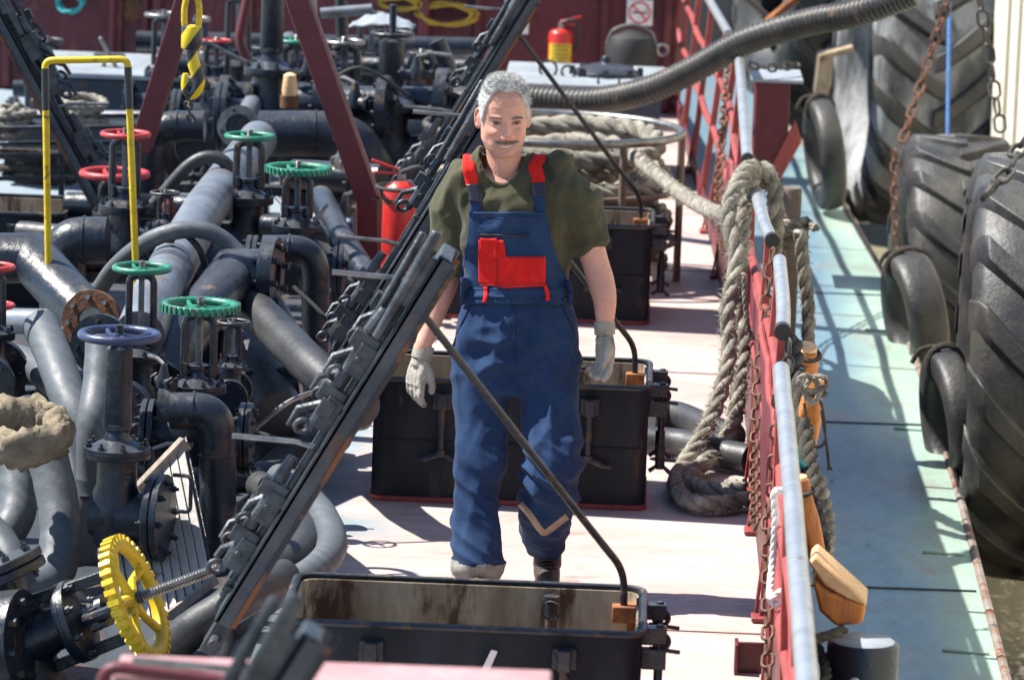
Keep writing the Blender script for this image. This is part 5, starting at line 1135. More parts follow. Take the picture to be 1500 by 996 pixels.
# foreground beam
a, b = D(170, 1004, 8.4), D(806, 1028, 8.4)
q = empty('foreground_beam', (a+b)/2, 'maroon steel beam, coloured pink for its sunlit top, across the bottom left foreground', 'beam'); O_ = (a+b)/2
mb = MB(); mb.bar(a-O_, b-O_, .16, .09, up=(0, 0, 1)); mb.build('beam', MAT('sunlit_pink', (.52, .30, .30), (.40, .2, .2), .5, scale=5, bump=.1), q, bevel=.006)  # sunlit top face put into a pink colour over the whole beam
a, b = D(150, 985, 8.3), D(348, 996, 8.3)
mb = MB(); mb.tube(fillet([a+Vector((0, 0, -.12)), a+Vector((.0, 0, .015)), b+Vector((0, 0, -.005))], .04, 5), .013, 10); o = mb.build('handrail_end', K['maroon']); tag(o, 'blurred curved maroon handrail end at the bottom left', 'handrail')
# ------------------------------------------------------------------ the man
YM = 14.85
BASE = Vector((D(758, 480, YM).x, YM, 0))
man = empty('person', BASE, 'grey-haired man in olive t-shirt, blue bib overalls and work gloves, walking along the deck', 'person')
def m3(px, py, dy=0.0): return D(px, py, YM+dy)-BASE
PX = YM/F
K['skin'] = MAT('skin', (.70, .38, .28), (.60, .28, .20), .48, scale=20, bump=.25, bscale=110, contrast=(.3, .8), spec=.4)
K['shirt'] = MAT('olive_cotton', (.082, .078, .044), (.060, .058, .034), .9, scale=12, bump=.25, bscale=350, spec=.15, sheen=.1)
K['overall'] = MAT('blue_workwear', (.024, .054, .125), (.012, .030, .080), .85, scale=5, contrast=(.3, .75), bump=.2, bscale=400, spec=.15, sheen=.05)
K['redcloth'] = MAT('red_cloth', (.72, .022, .018), (.62, .018, .014), .8, scale=9, bump=.15, bscale=400, spec=.2)
K['glove'] = MAT('cotton_glove', (.62, .58, .50), (.42, .39, .32), .95, scale=18, bump=.8, bscale=420, spec=.1, rust=.12, rustscale=14, rustcol=(.17, .15, .12))
K['bandgrey'] = MAT('reflective_cuff', (.27, .27, .24), (.15, .15, .14), .6, scale=14, bump=.4)
K['bandtan'] = MAT('tan_band', (.40, .30, .21), (.3, .22, .16), .6, scale=14, bump=.2)
K['boot'] = MAT('brown_leather', (.065, .042, .026), (.04, .028, .02), .5, scale=14, bump=.5, bscale=60)
K['hair'] = MAT('grey_hair', (.72, .72, .70), (.42, .42, .41), .55, scale=80, bump=0, spec=.4)
K['stache'] = MAT('grey_moustache', (.26, .19, .15), (.46, .39, .34), .6, scale=160, bump=0, contrast=(.4, .55))
K['hairdark'] = MAT('dark_grey_hair', (.24, .19, .15), (.42, .38, .34), .6, scale=120, bump=0, contrast=(.45, .6))
def loft(mb, rings, seg=36, e=2.3, fn=None):
    """rings: (centre, half width, half depth)"""
    n0 = len(mb.v); pts = spline([Vector((r[0].x, r[0].y, r[0].z)) for r in rings], 5); rad = spline([Vector((r[1], r[2], 0)) for r in rings], 5)
    vs = []
    for i, (c, r) in enumerate(zip(pts, rad)):
        for k in range(seg):
            a = 2*math.pi*k/seg; ca, sa = math.cos(a), math.sin(a)
            x = max(r.x, .001)*math.copysign(abs(ca)**(2/e), ca); y = max(r.y, .001)*math.copysign(abs(sa)**(2/e), sa)
            p = c+Vector((x, y, 0)); vs.append(fn(p, a, i/len(pts)) if fn else p)
    n = len(pts); fs = []
    for i in range(n-1):
        for k in range(seg): fs.append((i*seg+k, i*seg+(k+1) % seg, (i+1)*seg+(k+1) % seg, (i+1)*seg+k))
    fs += [tuple(range(seg-1, -1, -1)), tuple((n-1)*seg+k for k in range(seg))]
    mb.add(vs, fs)
def limb(mb, js, seg=24, n=8):
    P = spline([j[0] for j in js], n); Rr = spline([Vector((j[1], 0, 0)) for j in js], n)
    P2 = [P[0]-(P[1]-P[0]).normalized()*Rr[0].x*.6]+P+[P[-1]+(P[-1]-P[-2]).normalized()*Rr[-1].x*.4]
    R2 = [Rr[0].x*.6]+[r.x for r in Rr]+[Rr[-1].x*.6]
    mb.tube(P2, R2, seg)
def disp(o, fn):
    me = o.data; nr = [v.normal.copy() for v in me.vertices]
    for v, n_ in zip(me.vertices, nr): v.co += n_*fn(v.co, n_)
    me.update()
# --- head in its own frame
TB = [(.131, .0, .0, .0), (.126, .030, .028, .034), (.112, .052, .052, .062), (.088, .067, .073, .086), (.058, .0745, .085, .097), (.025, .0765, .0885, .101), (0, .0765, .087, .098), (-.025, .0755, .086, .09), (-.05, .0755, .086, .078), (-.075, .0740, .085, .062), (-.098, .064, .083, .045), (-.115, .051, .078, .032), (-.126, .029, .066, .02), (-.131, .0, .03, .0)]
def hint(z):
    for a, b in zip(TB, TB[1:]):
        if z >= b[0]:
            t = (a[0]-z)/(a[0]-b[0]); t = max(0, min(1, t)); return [a[k]+(b[k]-a[k])*t for k in (1, 2, 3)]
    return list(TB[-1][1:])
def gs(x, z, cx, cz, sx, sz): return math.exp(-((x-cx)/sx)**2-((z-cz)/sz)**2)
def feat(x, z):
    ax = abs(x); d_ = 0
    t = max(0, min(1, (.014-z)/.056)); 
    if z > -.043: d_ += (.003+.023*t**1.05)*math.exp(-(x/(.0095+.005*t))**2)*min(1, max(0, (.03-z)/.02))
    else: d_ += .026*math.exp(-(x/.0145)**2)*math.exp(-((z+.043)/.0075)**2)
    d_ += .011*gs(ax, z, .0165, -.046, .0075, .007)
    d_ -= .012*gs(ax, z, .031, .004, .017, .011); d_ += .0065*gs(ax, z, .032, .000, .013, .0085)
    d_ += .006*gs(ax, z, .028, .023, .021, .007); d_ -= .003*gs(ax, z, .034, -.013, .014, .004)
    d_ += .012*gs(ax, z, .043, -.030, .018, .014); d_ -= .006*gs(ax, z, .058, -.066, .012, .022)
    # smile folds
    u = max(0, min(1, (-.044-z)/.038)); fx = .018+.021*u
    if -.088 < z < -.040: d_ -= .0045*math.exp(-((ax-fx)/.0035)**2)*math.sin(math.pi*min(1, max(0, (-.040-z)/.048)))
    zm = -.0785+10.5*x*x
    if ax < .041:
        k = 1-(ax/.041)**3; d_ += k*(.0035*math.exp(-((z-zm-.0062)/.004)**2)-.006*math.exp(-((z-zm)/.0022)**2)+.005*math.exp(-((z-zm+.0075)/.0048)**2))
    d_ -= .004*gs(x, z, 0, -.093, .02, .005); d_ += .007*gs(x, z, 0, -.110, .02, .012)
    for zz in (.052, .064, .076): d_ -= .0011*math.exp(-((z-zz-.002*math.sin(x*70))/.0022)**2)*(1 if ax < .045 else 0)
    return d_
def hp(th, z, off=0):
    w_, f_, b_ = hint(z); ca, sa = math.cos(th), math.sin(th)
    n_ = 2/2.35; x = (w_+off)*math.copysign(abs(sa)**n_, sa)
    if ca >= 0:
        y = -(f_+off)*abs(ca)**n_; y -= feat(x, z)*min(1, ca*2.2) if off == 0 or True else 0
    else: y = (b_+off)*abs(ca)**n_
    return Vector((x, y+.004, z+(off if z > .1 else 0)))
HC = m3(738, 172, -.02)
HR = (Matrix.Rotation(R_(9), 4, 'Z') @ Matrix.Rotation(R_(-1.5), 4, 'Y') @ Matrix.Rotation(R_(11), 4, 'X')); HM = Matrix.Translation(HC) @ HR
zs = [.1309-.2618*(i/119) for i in range(120)]
hmb = MB(); SG = 132
for z in zs:
    for k in range(SG): hmb.v.append(hp(2*math.pi*k/SG, z))
for i in range(119):
    for k in range(SG): hmb.f.append((i*SG+k, i*SG+(k+1) % SG, (i+1)*SG+(k+1) % SG, (i+1)*SG+k))
hmb.f += [tuple(range(SG-1, -1, -1)), tuple(119*SG+k for k in range(SG))]
hbvh = BVHTree.FromPolygons(hmb.v, hmb.f)
bmb = MB(); bmb.add(hmb.v, hmb.f, HM)
for s_ in (-1, 1):   # ears
    em = HM @ Matrix.Translation((s_*.083, .012, -.006)) @ Matrix.Rotation(R_(-20*s_), 4, 'Z') @ Matrix.Rotation(R_(10), 4, 'X')
    pts = [Vector((s_*.004*math.cos(t), .019*math.cos(t)*(1-.25*(math.sin(t) < 0)), .034*math.sin(t))) for t in [2*math.pi*k/24 for k in range(24)]]
    bmb.tube(pts, .0055, 10, closed=True, m=em)
    bmb.lathe([(0, -.006), (.012, -.003), (.014, .002), (0, .005)], (0, 0, 0), (1, 0, 0), 16, m=em, sx=1, sy=1.7)
    bmb.lathe([(0, -.008), (.008, -.004), (.008, .004), (0, .008)], (0, 0, -.026), (1, 0, 0), 12, m=em)
# neck, chest, arms
bmb2 = bmb
limb(bmb, [(m3(737, 205, .03), .062), (m3(738, 235, .035), .058), (m3(738, 262, .045), .066), (m3(740, 285, .05), .09)])
loft(bmb, [(m3(740, 244, .05), .05, .05), (m3(742, 262, .05), .125, .075), (m3(748, 290, .04), .185, .095), (m3(754, 330, .03), .18, .105), (m3(756, 400, .02), .165, .105), (m3(757, 450, .02), .17, .11), (m3(757, 520, .02), .16, .10)])
AR = [(m3(842, 290, .04), .052), (m3(858, 338, .03), .050), (m3(872, 385, .02), .046), (m3(880, 412, .0), .046), (m3(886, 440, -.03), .040), (m3(886, 478, -.05), .029), (m3(886, 492, -.05), .028)]
AL = [(m3(670, 290, .055), .050), (m3(658, 340, .065), .049), (m3(654, 385, .07), .045), (m3(652, 415, .06), .044), (m3(640, 450, .04), .038), (m3(622, 500, .0), .029), (m3(617, 515, .0), .028)]
limb(bmb, AR); limb(bmb, AL)
skin_att = K['skin']
body = bmb.build('body', skin_att, man); fuse(body, .0030, 1, .4)
# pigment: lips, cheeks, stubble
ca_ = body.data.color_attributes.new('pigment', 'FLOAT_COLOR', 'POINT'); inv = HM.inverted()
for i, v in enumerate(body.data.vertices):
    p = inv @ v.co; r = 0; g_ = 0
    if p.z > -.14 and p.y < .03 and p.z < .14:
        zm = -.0785+10.5*p.x*p.x; ax = abs(p.x)
        if ax < .037: r = .75*math.exp(-((p.z-zm+.002)/.0085)**4)*(1 if p.y < -.05 else 0)
        r = max(r, .40*gs(ax, p.z, .044, -.030, .022, .018), .45*gs(p.x, p.z, 0, -.043, .016, .012), .5 if ax > .084 else 0)
        g_ = .6*max(0, min(1, (-.050-p.z)/.03))*(1 if ax < .075 else 0)*(.7+.3*noise.noise(p*120))
        if p.z < -.118: g_ *= .7
    ca_.data[i].color = (r, max(0, g_), 0, 1)
n = skin_att.node_tree.nodes; l = skin_att.node_tree.links; b = n['Principled BSDF']; src = b.inputs['Base Color'].links[0].from_socket
at = n.new('ShaderNodeAttribute'); at.attribute_name = 'pigment'; sx = n.new('ShaderNodeSeparateColor'); l.new(at.outputs['Color'], sx.inputs[0])
x = n.new('ShaderNodeMix'); x.data_type = 'RGBA'; l.new(sx.outputs[0], x.inputs[0]); l.new(src, x.inputs[6]); x.inputs[7].default_value = (.60, .20, .16, 1)
y_ = n.new('ShaderNodeMix'); y_.data_type = 'RGBA'; l.new(sx.outputs[1], y_.inputs[0]); l.new(x.outputs[2], y_.inputs[6]); y_.inputs[7].default_value = (.36, .24, .19, 1)
l.new(y_.outputs[2], b.inputs['Base Color']); b.inputs['Subsurface Weight'].default_value = .12; b.inputs['Subsurface Radius'].default_value = (.02, .008, .004); b.inputs['Subsurface Scale'].default_value = .3
# --- hair
def zline(th):
    a = abs(((math.degrees(th)+180) % 360)-180)
    T_ = [(0, .101), (25, .104), (42, .094), (55, .062), (63, .020), (72, -.018), (80, -.012), (88, .030), (104, .022), (118, -.03), (180, -.065)]
    for p, q in zip(T_, T_[1:]):
        if a <= q[0]: return p[1]+(q[1]-p[1])*(a-p[0])/(q[0]-p[0])
    return -.06
rr = random.Random(4)
mb = MB(); NH = 110; 
idx = {}
for i in range(60):
    for k in range(NH):
        th = 2*math.pi*k/NH; z0 = zline(th); t = i/59; z = .1308*(1-t)**.0+0
        z = .1308-(.1308-z0)*t; off = .0075*min(1, (1-t)*7+.10)+.0012*noise.noise(Vector((math.cos(th)*9, math.sin(th)*9, z*110)))+.002*noise.noise(Vector((math.cos(th)*3, math.sin(th)*3, z*30)))
        w_ = hp(th, z, off); 
        if z > .08: w_.z += .006*min(1, (z-.08)/.03)
        mb.v.append(HM @ w_)
for i in range(59):
    for k in range(NH): mb.f.append((i*NH+k, i*NH+(k+1) % NH, (i+1)*NH+(k+1) % NH, (i+1)*NH+k))
mb.f.append(tuple(range(NH-1, -1, -1)))
hair = mb.build('hair', K['hair'], man, ang=80)
def strands(name, gen, n_, mat, parent, wd):
    mb = MB()
    for i in range(n_):
        p, d_, ln = gen(i)
        side = d_.cross(Vector((rr.uniform(-1, 1), rr.uniform(-1, 1), rr.uniform(-1, 1)))).normalized()*wd
        mid = p+d_*ln*.55+Vector((0, 0, .001)); e = p+d_*ln+Vector((rr.uniform(-1, 1), rr.uniform(-1, 1), rr.uniform(-1, 1)))*ln*.15
        mb.add([HM @ v for v in (p-side, p+side, mid+side*.8, mid-side*.8, e)], [(0, 1, 2, 3), (3, 2, 4)])
    return mb.build(name, mat, parent)
def gen_hair(i):
    while True:
        th = rr.uniform(-math.pi, math.pi); z = rr.uniform(-.07, .1305)
        if rr.random() < .35: z = rr.uniform(.09, .1305)
        z0 = zline(th)+rr.uniform(-.004, .004)
        if z > z0: break
    off = .004*min(1, (z-z0)*60+.2)
    p = hp(th, z, off)
    if z > .08: p.z += .005*min(1, (z-.08)/.03)
    nrm = Vector((p.x/.006, p.y/.008, (p.z-.01)/.013)).normalized() if True else None
    nrm = Vector((p.x, p.y*.9, max(0, p.z)*.9)).normalized()
    fl = Vector((.45+.15*(1 if p.x > 0 else -1), -.45 if z > .09 else .35, .25 if z > .07 else -.55))
    d_ = (nrm*.75+fl*.8+Vector((rr.uniform(-1, 1), rr.uniform(-1, 1), rr.uniform(-.6, .8)))*.17).normalized()
    return p, d_, rr.uniform(.010, .022) if z > .05 else rr.uniform(.006, .011)
strands('hair_strands', gen_hair, 15000, K['hair'], hair, .00045)
def surf(x, z, o_=0.0):
    h_ = hbvh.ray_cast(Vector((x, -.3, z)), Vector((0, 1, 0))); return h_[0]+Vector((0, -o_, 0))
for s_ in (-1, 1):
    def gb(i, s_=s_):
        t = rr.random(); x_ = s_*(.015+.038*t); z_ = .0195+.0055*math.sin(t*3.0)-.003*t+rr.uniform(-.0032, .0032)
        return surf(x_, z_, .0005), Vector((s_*.8, -.45, .25+rr.uniform(-.3, .3))).normalized(), rr.uniform(.004, .008)
    strands('eyebrow', gb, 330, K['hairdark'], man, .0005)
def gm(i):
    t = rr.uniform(-1, 1); x_ = .040*t; z_ = -.0625+.000*abs(t)**1.6+rr.uniform(-.0050, .0050)*(1-.5*abs(t))+.001
    return surf(x_, z_, .0005), Vector((t*1.1, -.3, -.35+rr.uniform(-.2, .2))).normalized(), rr.uniform(.005, .009)
strands('moustache', gm, 1100, K['stache'], man, .0005)
eye_m = MAT('eye_dark', (.035, .022, .018), (.02, .015, .012), .25, bump=0); eyew = MAT('eye_white', (.5, .45, .42), (.4, .36, .33), .3, bump=0); lidm = MAT('eyelid', (.42, .22, .17), (.36, .18, .14), .55, bump=.1)
for s_ in (-1, 1):
    def patch(x0, x1, zc, hh, cur, off, n_=14):
        mb = MB(); vs = []
        for i in range(n_):
            t = i/(n_-1); x_ = x0+(x1-x0)*t; k = math.sin(math.pi*t)**.7; zc_ = zc+cur*(4*(t-.5)**2-1)
            for w_ in (-1, 0, 1): vs.append(HM @ surf(x_, zc_+w_*hh*k, off+(.0012 if w_ == 0 else 0)))
        fs = [(i*3+j, i*3+3+j, i*3+4+j, i*3+1+j) for i in range(n_-1) for j in (0, 1)]; mb.add(vs, fs); return mb
    ey = patch(s_*.018, s_*.050, .0005, .0019, -.0026, .0010).build('eye', eyew, man)
    patch(s_*.028, s_*.041, .0006, .0019, -.0010, .0022).build('iris', eye_m, ey)
    patch(s_*.016, s_*.052, .0030, .0016, -.0030, .0022).build('lash_line', eye_m, ey)
    patch(s_*.017, s_*.051, -.0026, .0008, -.0012, .0016).build('lower_lid', lidm, ey)
    patch(s_*.017, s_*.052, .0078, .0008, -.003, .0012).build('lid_fold', lidm, ey)
mb = MB(); vs = []; n_ = 17
for i in range(n_):
    x_ = -.034+.068*i/(n_-1); k = max(0, math.cos(x_/.0341*math.pi/2))**.5*.0032; zm = -.0785+10.5*x_*x_
    for w_ in (-1, 1): vs.append(HM @ surf(x_, zm+w_*k, .0012))
mb.add(vs, [(i*2, i*2+2, i*2+3, i*2+1) for i in range(n_-1)]); mb.build('teeth', MAT('teeth', (.72, .66, .56), (.6, .54, .45), .3, bump=0), man)
mb = MB(); pts = [HM @ surf(-.037+.074*i/16, -.0762+10.5*(-.037+.074*i/16)**2, .0008) for i in range(17)]; mb.tube(pts, .0016, 6); mb.build('lip_line', eye_m, man)

# --- shirt
smb = MB()
loft(smb, [(m3(738, 222, .055), .085, .075), (m3(740, 240, .05), .145, .095), (m3(745, 262, .05), .195, .108), (m3(750, 292, .04), .212, .118), (m3(753, 330, .035), .200, .125), (m3(756, 380, .03), .185, .123), (m3(757, 420, .02), .172, .118), (m3(757, 440, .02), .160, .105)], e=2.2)
limb(smb, [(m3(812, 264, .05), .080), (m3(836, 294, .045), .087), (m3(851, 330, .04), .082), (m3(860, 354, .035), .079), (m3(863, 364, .03), .080)])
limb(smb, [(m3(692, 266, .05), .083), (m3(669, 296, .055), .088), (m3(659, 340, .06), .078), (m3(657, 376, .065), .073), (m3(659, 392, .065), .070)])
limb(smb, [(m3(770, 246, .06), .055), (m3(820, 256, .055), .075)]); limb(smb, [(m3(708, 250, .06), .055), (m3(676, 264, .06), .072)])
shirt = smb.build('t_shirt', K['shirt'], man); fuse(shirt, .0065, 6, .5)
def ridge(v): return 1-abs(v)*2
def shirt_d(p, n_):
    q = Vector((p.x*5, p.y*3, p.z*3.0)); a = noise.noise(q+Vector((2, 1, 0))); b_ = noise.noise(Vector((p.x*9+p.z*6, p.y*5, p.z*5-p.x*5)))
    c_ = noise.noise(Vector((p.x*14-p.z*9, p.y*7, p.z*8+p.x*10)))
    return .022*ridge(a)+.016*ridge(b_)+.008*ridge(c_)-.023
disp(shirt, shirt_d)
# cut the neck opening (front lower, sides high)
nc = m3(736, 222, .02); 
bm = bmesh.new(); bm.from_mesh(shirt.data); kill = []
for f in bm.faces:
    c = f.calc_center_median(); dx = (c.x-m3(736, 240).x)/.078; zt = m3(736, 228, 0).z
    dz = (c.z-zt)/.092 if c.z < zt else (c.z-zt)*.2
    yy = c.y
    if dx*dx+dz*dz < 1 and (c.z > zt-.02 or yy < .05): kill.append(f)
bmesh.ops.delete(bm, geom=kill, context='FACES')
# keep biggest island only
bm.to_mesh(shirt.data); bm.free()
sbvh = BVHTree.FromPolygons([v.co.copy() for v in shirt.data.vertices], [tuple(p.vertices) for p in shirt.data.polygons])
cx0 = m3(736, 240).x; zt = m3(736, 228, 0).z; pts = []
for k in range(64):
    a = 2*math.pi*k/64; x_ = cx0+.079*math.cos(a)
    if math.sin(a) < 0: z_ = zt+.093*math.sin(a); g0 = Vector((x_, -.12, z_))
    else: z_ = zt+.012; g0 = Vector((x_, .05+.085*math.sin(a), z_+.004))
    loc, nr, _, _ = sbvh.find_nearest(g0 if math.sin(a) >= 0 else Vector((x_, -.10*abs(math.sin(a))+.04, z_))); pts.append(loc)
for _ in range(5): pts = [(pts[i-1]+pts[i]*2+pts[(i+1) % 64])/4 for i in range(64)]
mb = MB(); mb.tube(pts, .0085, 10, closed=True); mb.build('collar', K['shirt'], shirt)
sm = shirt.modifiers.new('s', 'SOLIDIFY'); sm.thickness = .004; sm.offset = 1

# --- trousers
tmb = MB()
loft(tmb, [(m3(757, 424, .02), .178, .128), (m3(758, 440, .02), .186, .132), (m3(758, 470, .015), .200, .138), (m3(757, 505, .01), .212, .142), (m3(757, 545, .0), .210, .138), (m3(757, 575, -.01), .19, .125)], e=2.4)
limb(tmb, [(m3(706, 515, .0), .100), (m3(704, 560, -.02), .104), (m3(703, 620, -.06), .098), (m3(702, 665, -.10), .090), (m3(699, 710, -.12), .083), (m3(697, 760, -.15), .080), (m3(699, 800, -.19), .080), (m3(700, 838, -.22), .082)], 30)
limb(tmb, [(m3(808, 515, .0), .102), (m3(804, 560, -.03), .106), (m3(806, 620, -.08), .102), (m3(809, 665, -.12), .094), (m3(806, 705, -.10), .092), (m3(800, 745, -.03), .086), (m3(798, 780, .05), .074), (m3(800, 803, .09), .063)], 30)
tr = tmb.build('trousers', K['overall'], man); fuse(tr, .0065, 5, .5)
zk = m3(800, 690).z
def tr_d(p, n_):
    kn = math.exp(-((p.z-zk)/.13)**2); lo = math.exp(-((p.z-m3(700, 790).z)/.12)**2); cr = math.exp(-((p.z-m3(757, 520).z)/.10)**2)
    v1 = ridge(noise.noise(Vector((p.x*4+7, p.y*4, p.z*15+p.x*8)))); v2 = ridge(noise.noise(Vector((p.x*11, p.y*6, p.z*2.4+3)))); v3 = ridge(noise.noise(Vector((p.x*7-p.z*8, p.y*4, p.z*7+p.x*7))))
    right = 1.7 if p.x > m3(757, 600).x else .7
    v4 = ridge(noise.noise(Vector((p.x*8+p.z*3+11, p.y*5, p.z*4-p.x*6))))
    return .018*kn*v1*right+.012*lo*v1+.012*v2+.011*v3*(.4+cr)+.009*v4-.018
disp(tr, tr_d)
tbvh = BVHTree.FromPolygons([v.co.copy() for v in tr.data.vertices], [tuple(p.vertices) for p in tr.data.polygons])
# union surface for draping
allv = [v.co.copy() for v in shirt.data.vertices]; k0 = len(allv); allv += [v.co.copy() for v in tr.data.vertices]
allf = [tuple(p.vertices) for p in shirt.data.polygons]+[tuple(i+k0 for i in p.vertices) for p in tr.data.polygons]
ubvh = BVHTree.FromPolygons(allv, allf)
cam_l = CAMP-BASE
def drape(px, py, off):
    a = m3(px, py, -.8); d_ = (a-cam_l).normalized(); h_ = ubvh.ray_cast(a, d_)
    if h_[0] is None: return m3(px, py, -.08)
    return h_[0]-d_*off
def sheet(name, fn, nu, nv, off, mat, parent, thick=.004, smooth_it=4):
    g_ = [[drape(*fn(i/(nu-1), j/(nv-1)), off) for i in range(nu)] for j in range(nv)]
    for r_i in g_:
        for p_i in r_i: p_i.y -= .0035*abs(noise.noise(Vector((p_i.x*16+p_i.z*9, 3, p_i.z*14))))
    for _ in range(smooth_it):
        g2 = [[q.copy() for q in r] for r in g_]
        for j in range(nv):
            for i in range(nu):
                acc = 0; c = 0
                for dj, di in ((0, 1), (0, -1), (1, 0), (-1, 0)):
                    a, b_ = j+dj, i+di
                    if 0 <= a < nv and 0 <= b_ < nu: acc += g_[a][b_].y; c += 1
                g2[j][i].y = min(g_[j][i].y+.002, (g_[j][i].y+acc/c)/2)
        g_ = g2
    mb = MB(); mb.v = [q for r in g_ for q in r]
    for j in range(nv-1):
        for i in range(nu-1): mb.f.append((j*nu+i, j*nu+i+1, (j+1)*nu+i+1, (j+1)*nu+i))
    o = mb.build(name, mat, parent, ang=60); s2 = o.modifiers.new('s', 'SOLIDIFY'); s2.thickness = thick; s2.offset = 0; return o
def lerp_tab(T_, v):
    for p, q in zip(T_, T_[1:]):
        if v <= q[0]: t = (v-p[0])/(q[0]-p[0]); return [p[k]+(q[k]-p[k])*t for k in range(1, len(p))]
    return list(T_[-1][1:])
BT = [(311, 687, 800), (330, 686, 804), (350, 684, 808), (375, 680, 815), (395, 676, 824), (412, 674, 834), (428, 676, 837), (452, 676, 837)]
def bibf(u, v):
    py = 311+135*v; a, b_ = lerp_tab(BT, py); return (a+(b_-a)*u, py)
sheet('bib', bibf, 44, 40, .010, K['overall'], man, .004)
bib = [o for o in bpy.data.objects if o.name.startswith('bib')][0]
sheet('bib_hem', lambda u, v: (687+113*u, 310.5+6*v), 30, 3, .0145, K['overall'], bib, .003)
sheet('waistband', lambda u, v: (675+163*u, 421+16*v), 46, 6, .0155, K['overall'], bib, .004)
def pk(u, v):
    px = 701+98*u; top = 352 if px < 738.5 else (352+(px-738.5)*13 if px < 740.3 else 376); bot = 415+7*min(1, (px-701)/36) if px < 738 else 422-3*(px-738)/61
    return (px, top+(bot-top)*v)
sheet('chest_pocket', pk, 60, 20, .0165, K['redcloth'], bib, .004, 2)
K['stitch'] = MAT('pale_stitch', (.40, .03, .03), (.3, .02, .02), .8, bump=0)
sheet('pocket_stitch', lambda u, v: (703+93*u, 417.5+1.1*v-2.5*max(0, u-.38)), 40, 2, .0215, K['stitch'], bib, .001, 0)
sheet('pocket_stitch', lambda u, v: (742+54*u, 378.5+1.1*v), 24, 2, .0215, K['stitch'], bib, .001, 0)
sheet('pocket_flap', lambda u, v: (703+25*u, 350+30*v-2*abs(u-.5)), 10, 10, .022, K['redcloth'], bib, .004, 1)
sheet('pocket_seam', lambda u, v: (727+1.2*u+(-14*v*.0), 380+38*v), 3, 12, .0215, MAT('dark_red_seam', (.38, .012, .012), (.3, .01, .01), .8, bump=0), bib, .002, 0)
sheet('zip', lambda u, v: (704+72*u, 343+2.2*v+1.5*u), 20, 3, .0155, K['rubber'], bib, .002, 0)
sheet('zip_pull', lambda u, v: (764+10*u, 343+3.5*v), 4, 3, .018, K['rubber'], bib, .003, 0)
for a, b_ in (((710, 420), (708, 443)), ((797, 417), (801, 440))):
    sheet('red_loop', lambda u, v, a=a, b_=b_: (a[0]+(b_[0]-a[0])*v+5.5*u-2+2*math.sin(v*3), a[1]+(b_[1]-a[1])*v), 4, 10, .022, K['redcloth'], bib, .004, 0)
seam = MAT('seam_blue', (.010, .022, .075), (.008, .018, .06), .9, bump=0)
sheet('fly_seam', lambda u, v: (751+1.6*u+2*v, 440+90*v), 3, 30, .0035, seam, tr, .002, 0)
for fx in ((690, 668), (820, 842)): sheet('hip_pocket_seam', lambda u, v, fx=fx: (fx[0]+(fx[1]-fx[0])*v+1.6*u, 440+48*v), 3, 20, .0035, seam, tr, .002, 0)
for yy_ in (316.5, 423.5, 434): sheet('stitch_line', lambda u, v, yy_=yy_: ((690 if yy_ < 330 else 678)+((107 if yy_ < 330 else 155))*u, yy_+1.0*v), 40, 2, .0185, seam, bib, .001, 0)
for y__ in (423, 436): sheet('button', lambda u, v, y__=y__: (826+5*u, y__+5*v), 4, 4, .021, K['rubber'], bib, .004, 0)
# straps
def strap(name, pts, wd, off, mat, parent, thick=.0035):
    P = spline([m3(*p) for p in pts], 8); out = []
    for p in P:
        loc, nr, _, _ = sbvh.find_nearest(p); out.append((loc, nr))
    C = [a+(b_*.4+Vector((0, -.5, .6))).normalized()*off for a, b_ in out]
    for _ in range(14): C = [C[0]]+[(C[i-1]+C[i]*2+C[i+1])/4 for i in range(1, len(C)-1)]+[C[-1]]
    mb = MB()
    for i, c in enumerate(C):
        t = (C[min(i+1, len(C)-1)]-C[max(i-1, 0)]).normalized(); nr = out[i][1]; sd_ = Vector((1, 0, 0)); sd_ = (sd_-t*sd_.dot(t)).normalized()
        for w_ in (-1, -.4, .4, 1):
            q = c+sd_*wd/2*w_; mb.v.append(q)
    for i in range(len(C)-1):
        for k in range(3): mb.f.append((i*4+k, i*4+k+1, i*4+5+k, i*4+4+k))
    o = mb.build(name, mat, parent, ang=60); s2 = o.modifiers.new('s', 'SOLIDIFY'); s2.thickness = thick; s2.offset = 0; return o
ov = man
strap('strap', [(688, 272, -.08), (686, 256, -.07), (687, 240, -.03), (692, 232, .05), (700, 245, .14)], .044, .011, K['redcloth'], ov)
strap('strap', [(791, 270, -.08), (793, 250, -.07), (793, 232, -.03), (788, 226, .05), (780, 240, .14)], .044, .011, K['redcloth'], ov)
strap('strap_end', [(693, 316, -.1), (691, 300, -.09), (690, 288, -.08)], .042, .011, K['overall'], ov)
strap('strap_end', [(793, 314, -.1), (792, 298, -.09), (791, 284, -.08)], .042, .011, K['overall'], ov)
K['buckle'] = MAT('black_plastic', (.03, .03, .035), (.02, .02, .025), .3, bump=0)
for pts in ([(691, 297, -.08), (690, 284, -.08), (689, 271, -.08)], [(792, 289, -.08), (791, 278, -.08), (791, 267, -.08)]):
    o = strap('buckle', pts, .046, .016, K['buckle'], ov, .007)
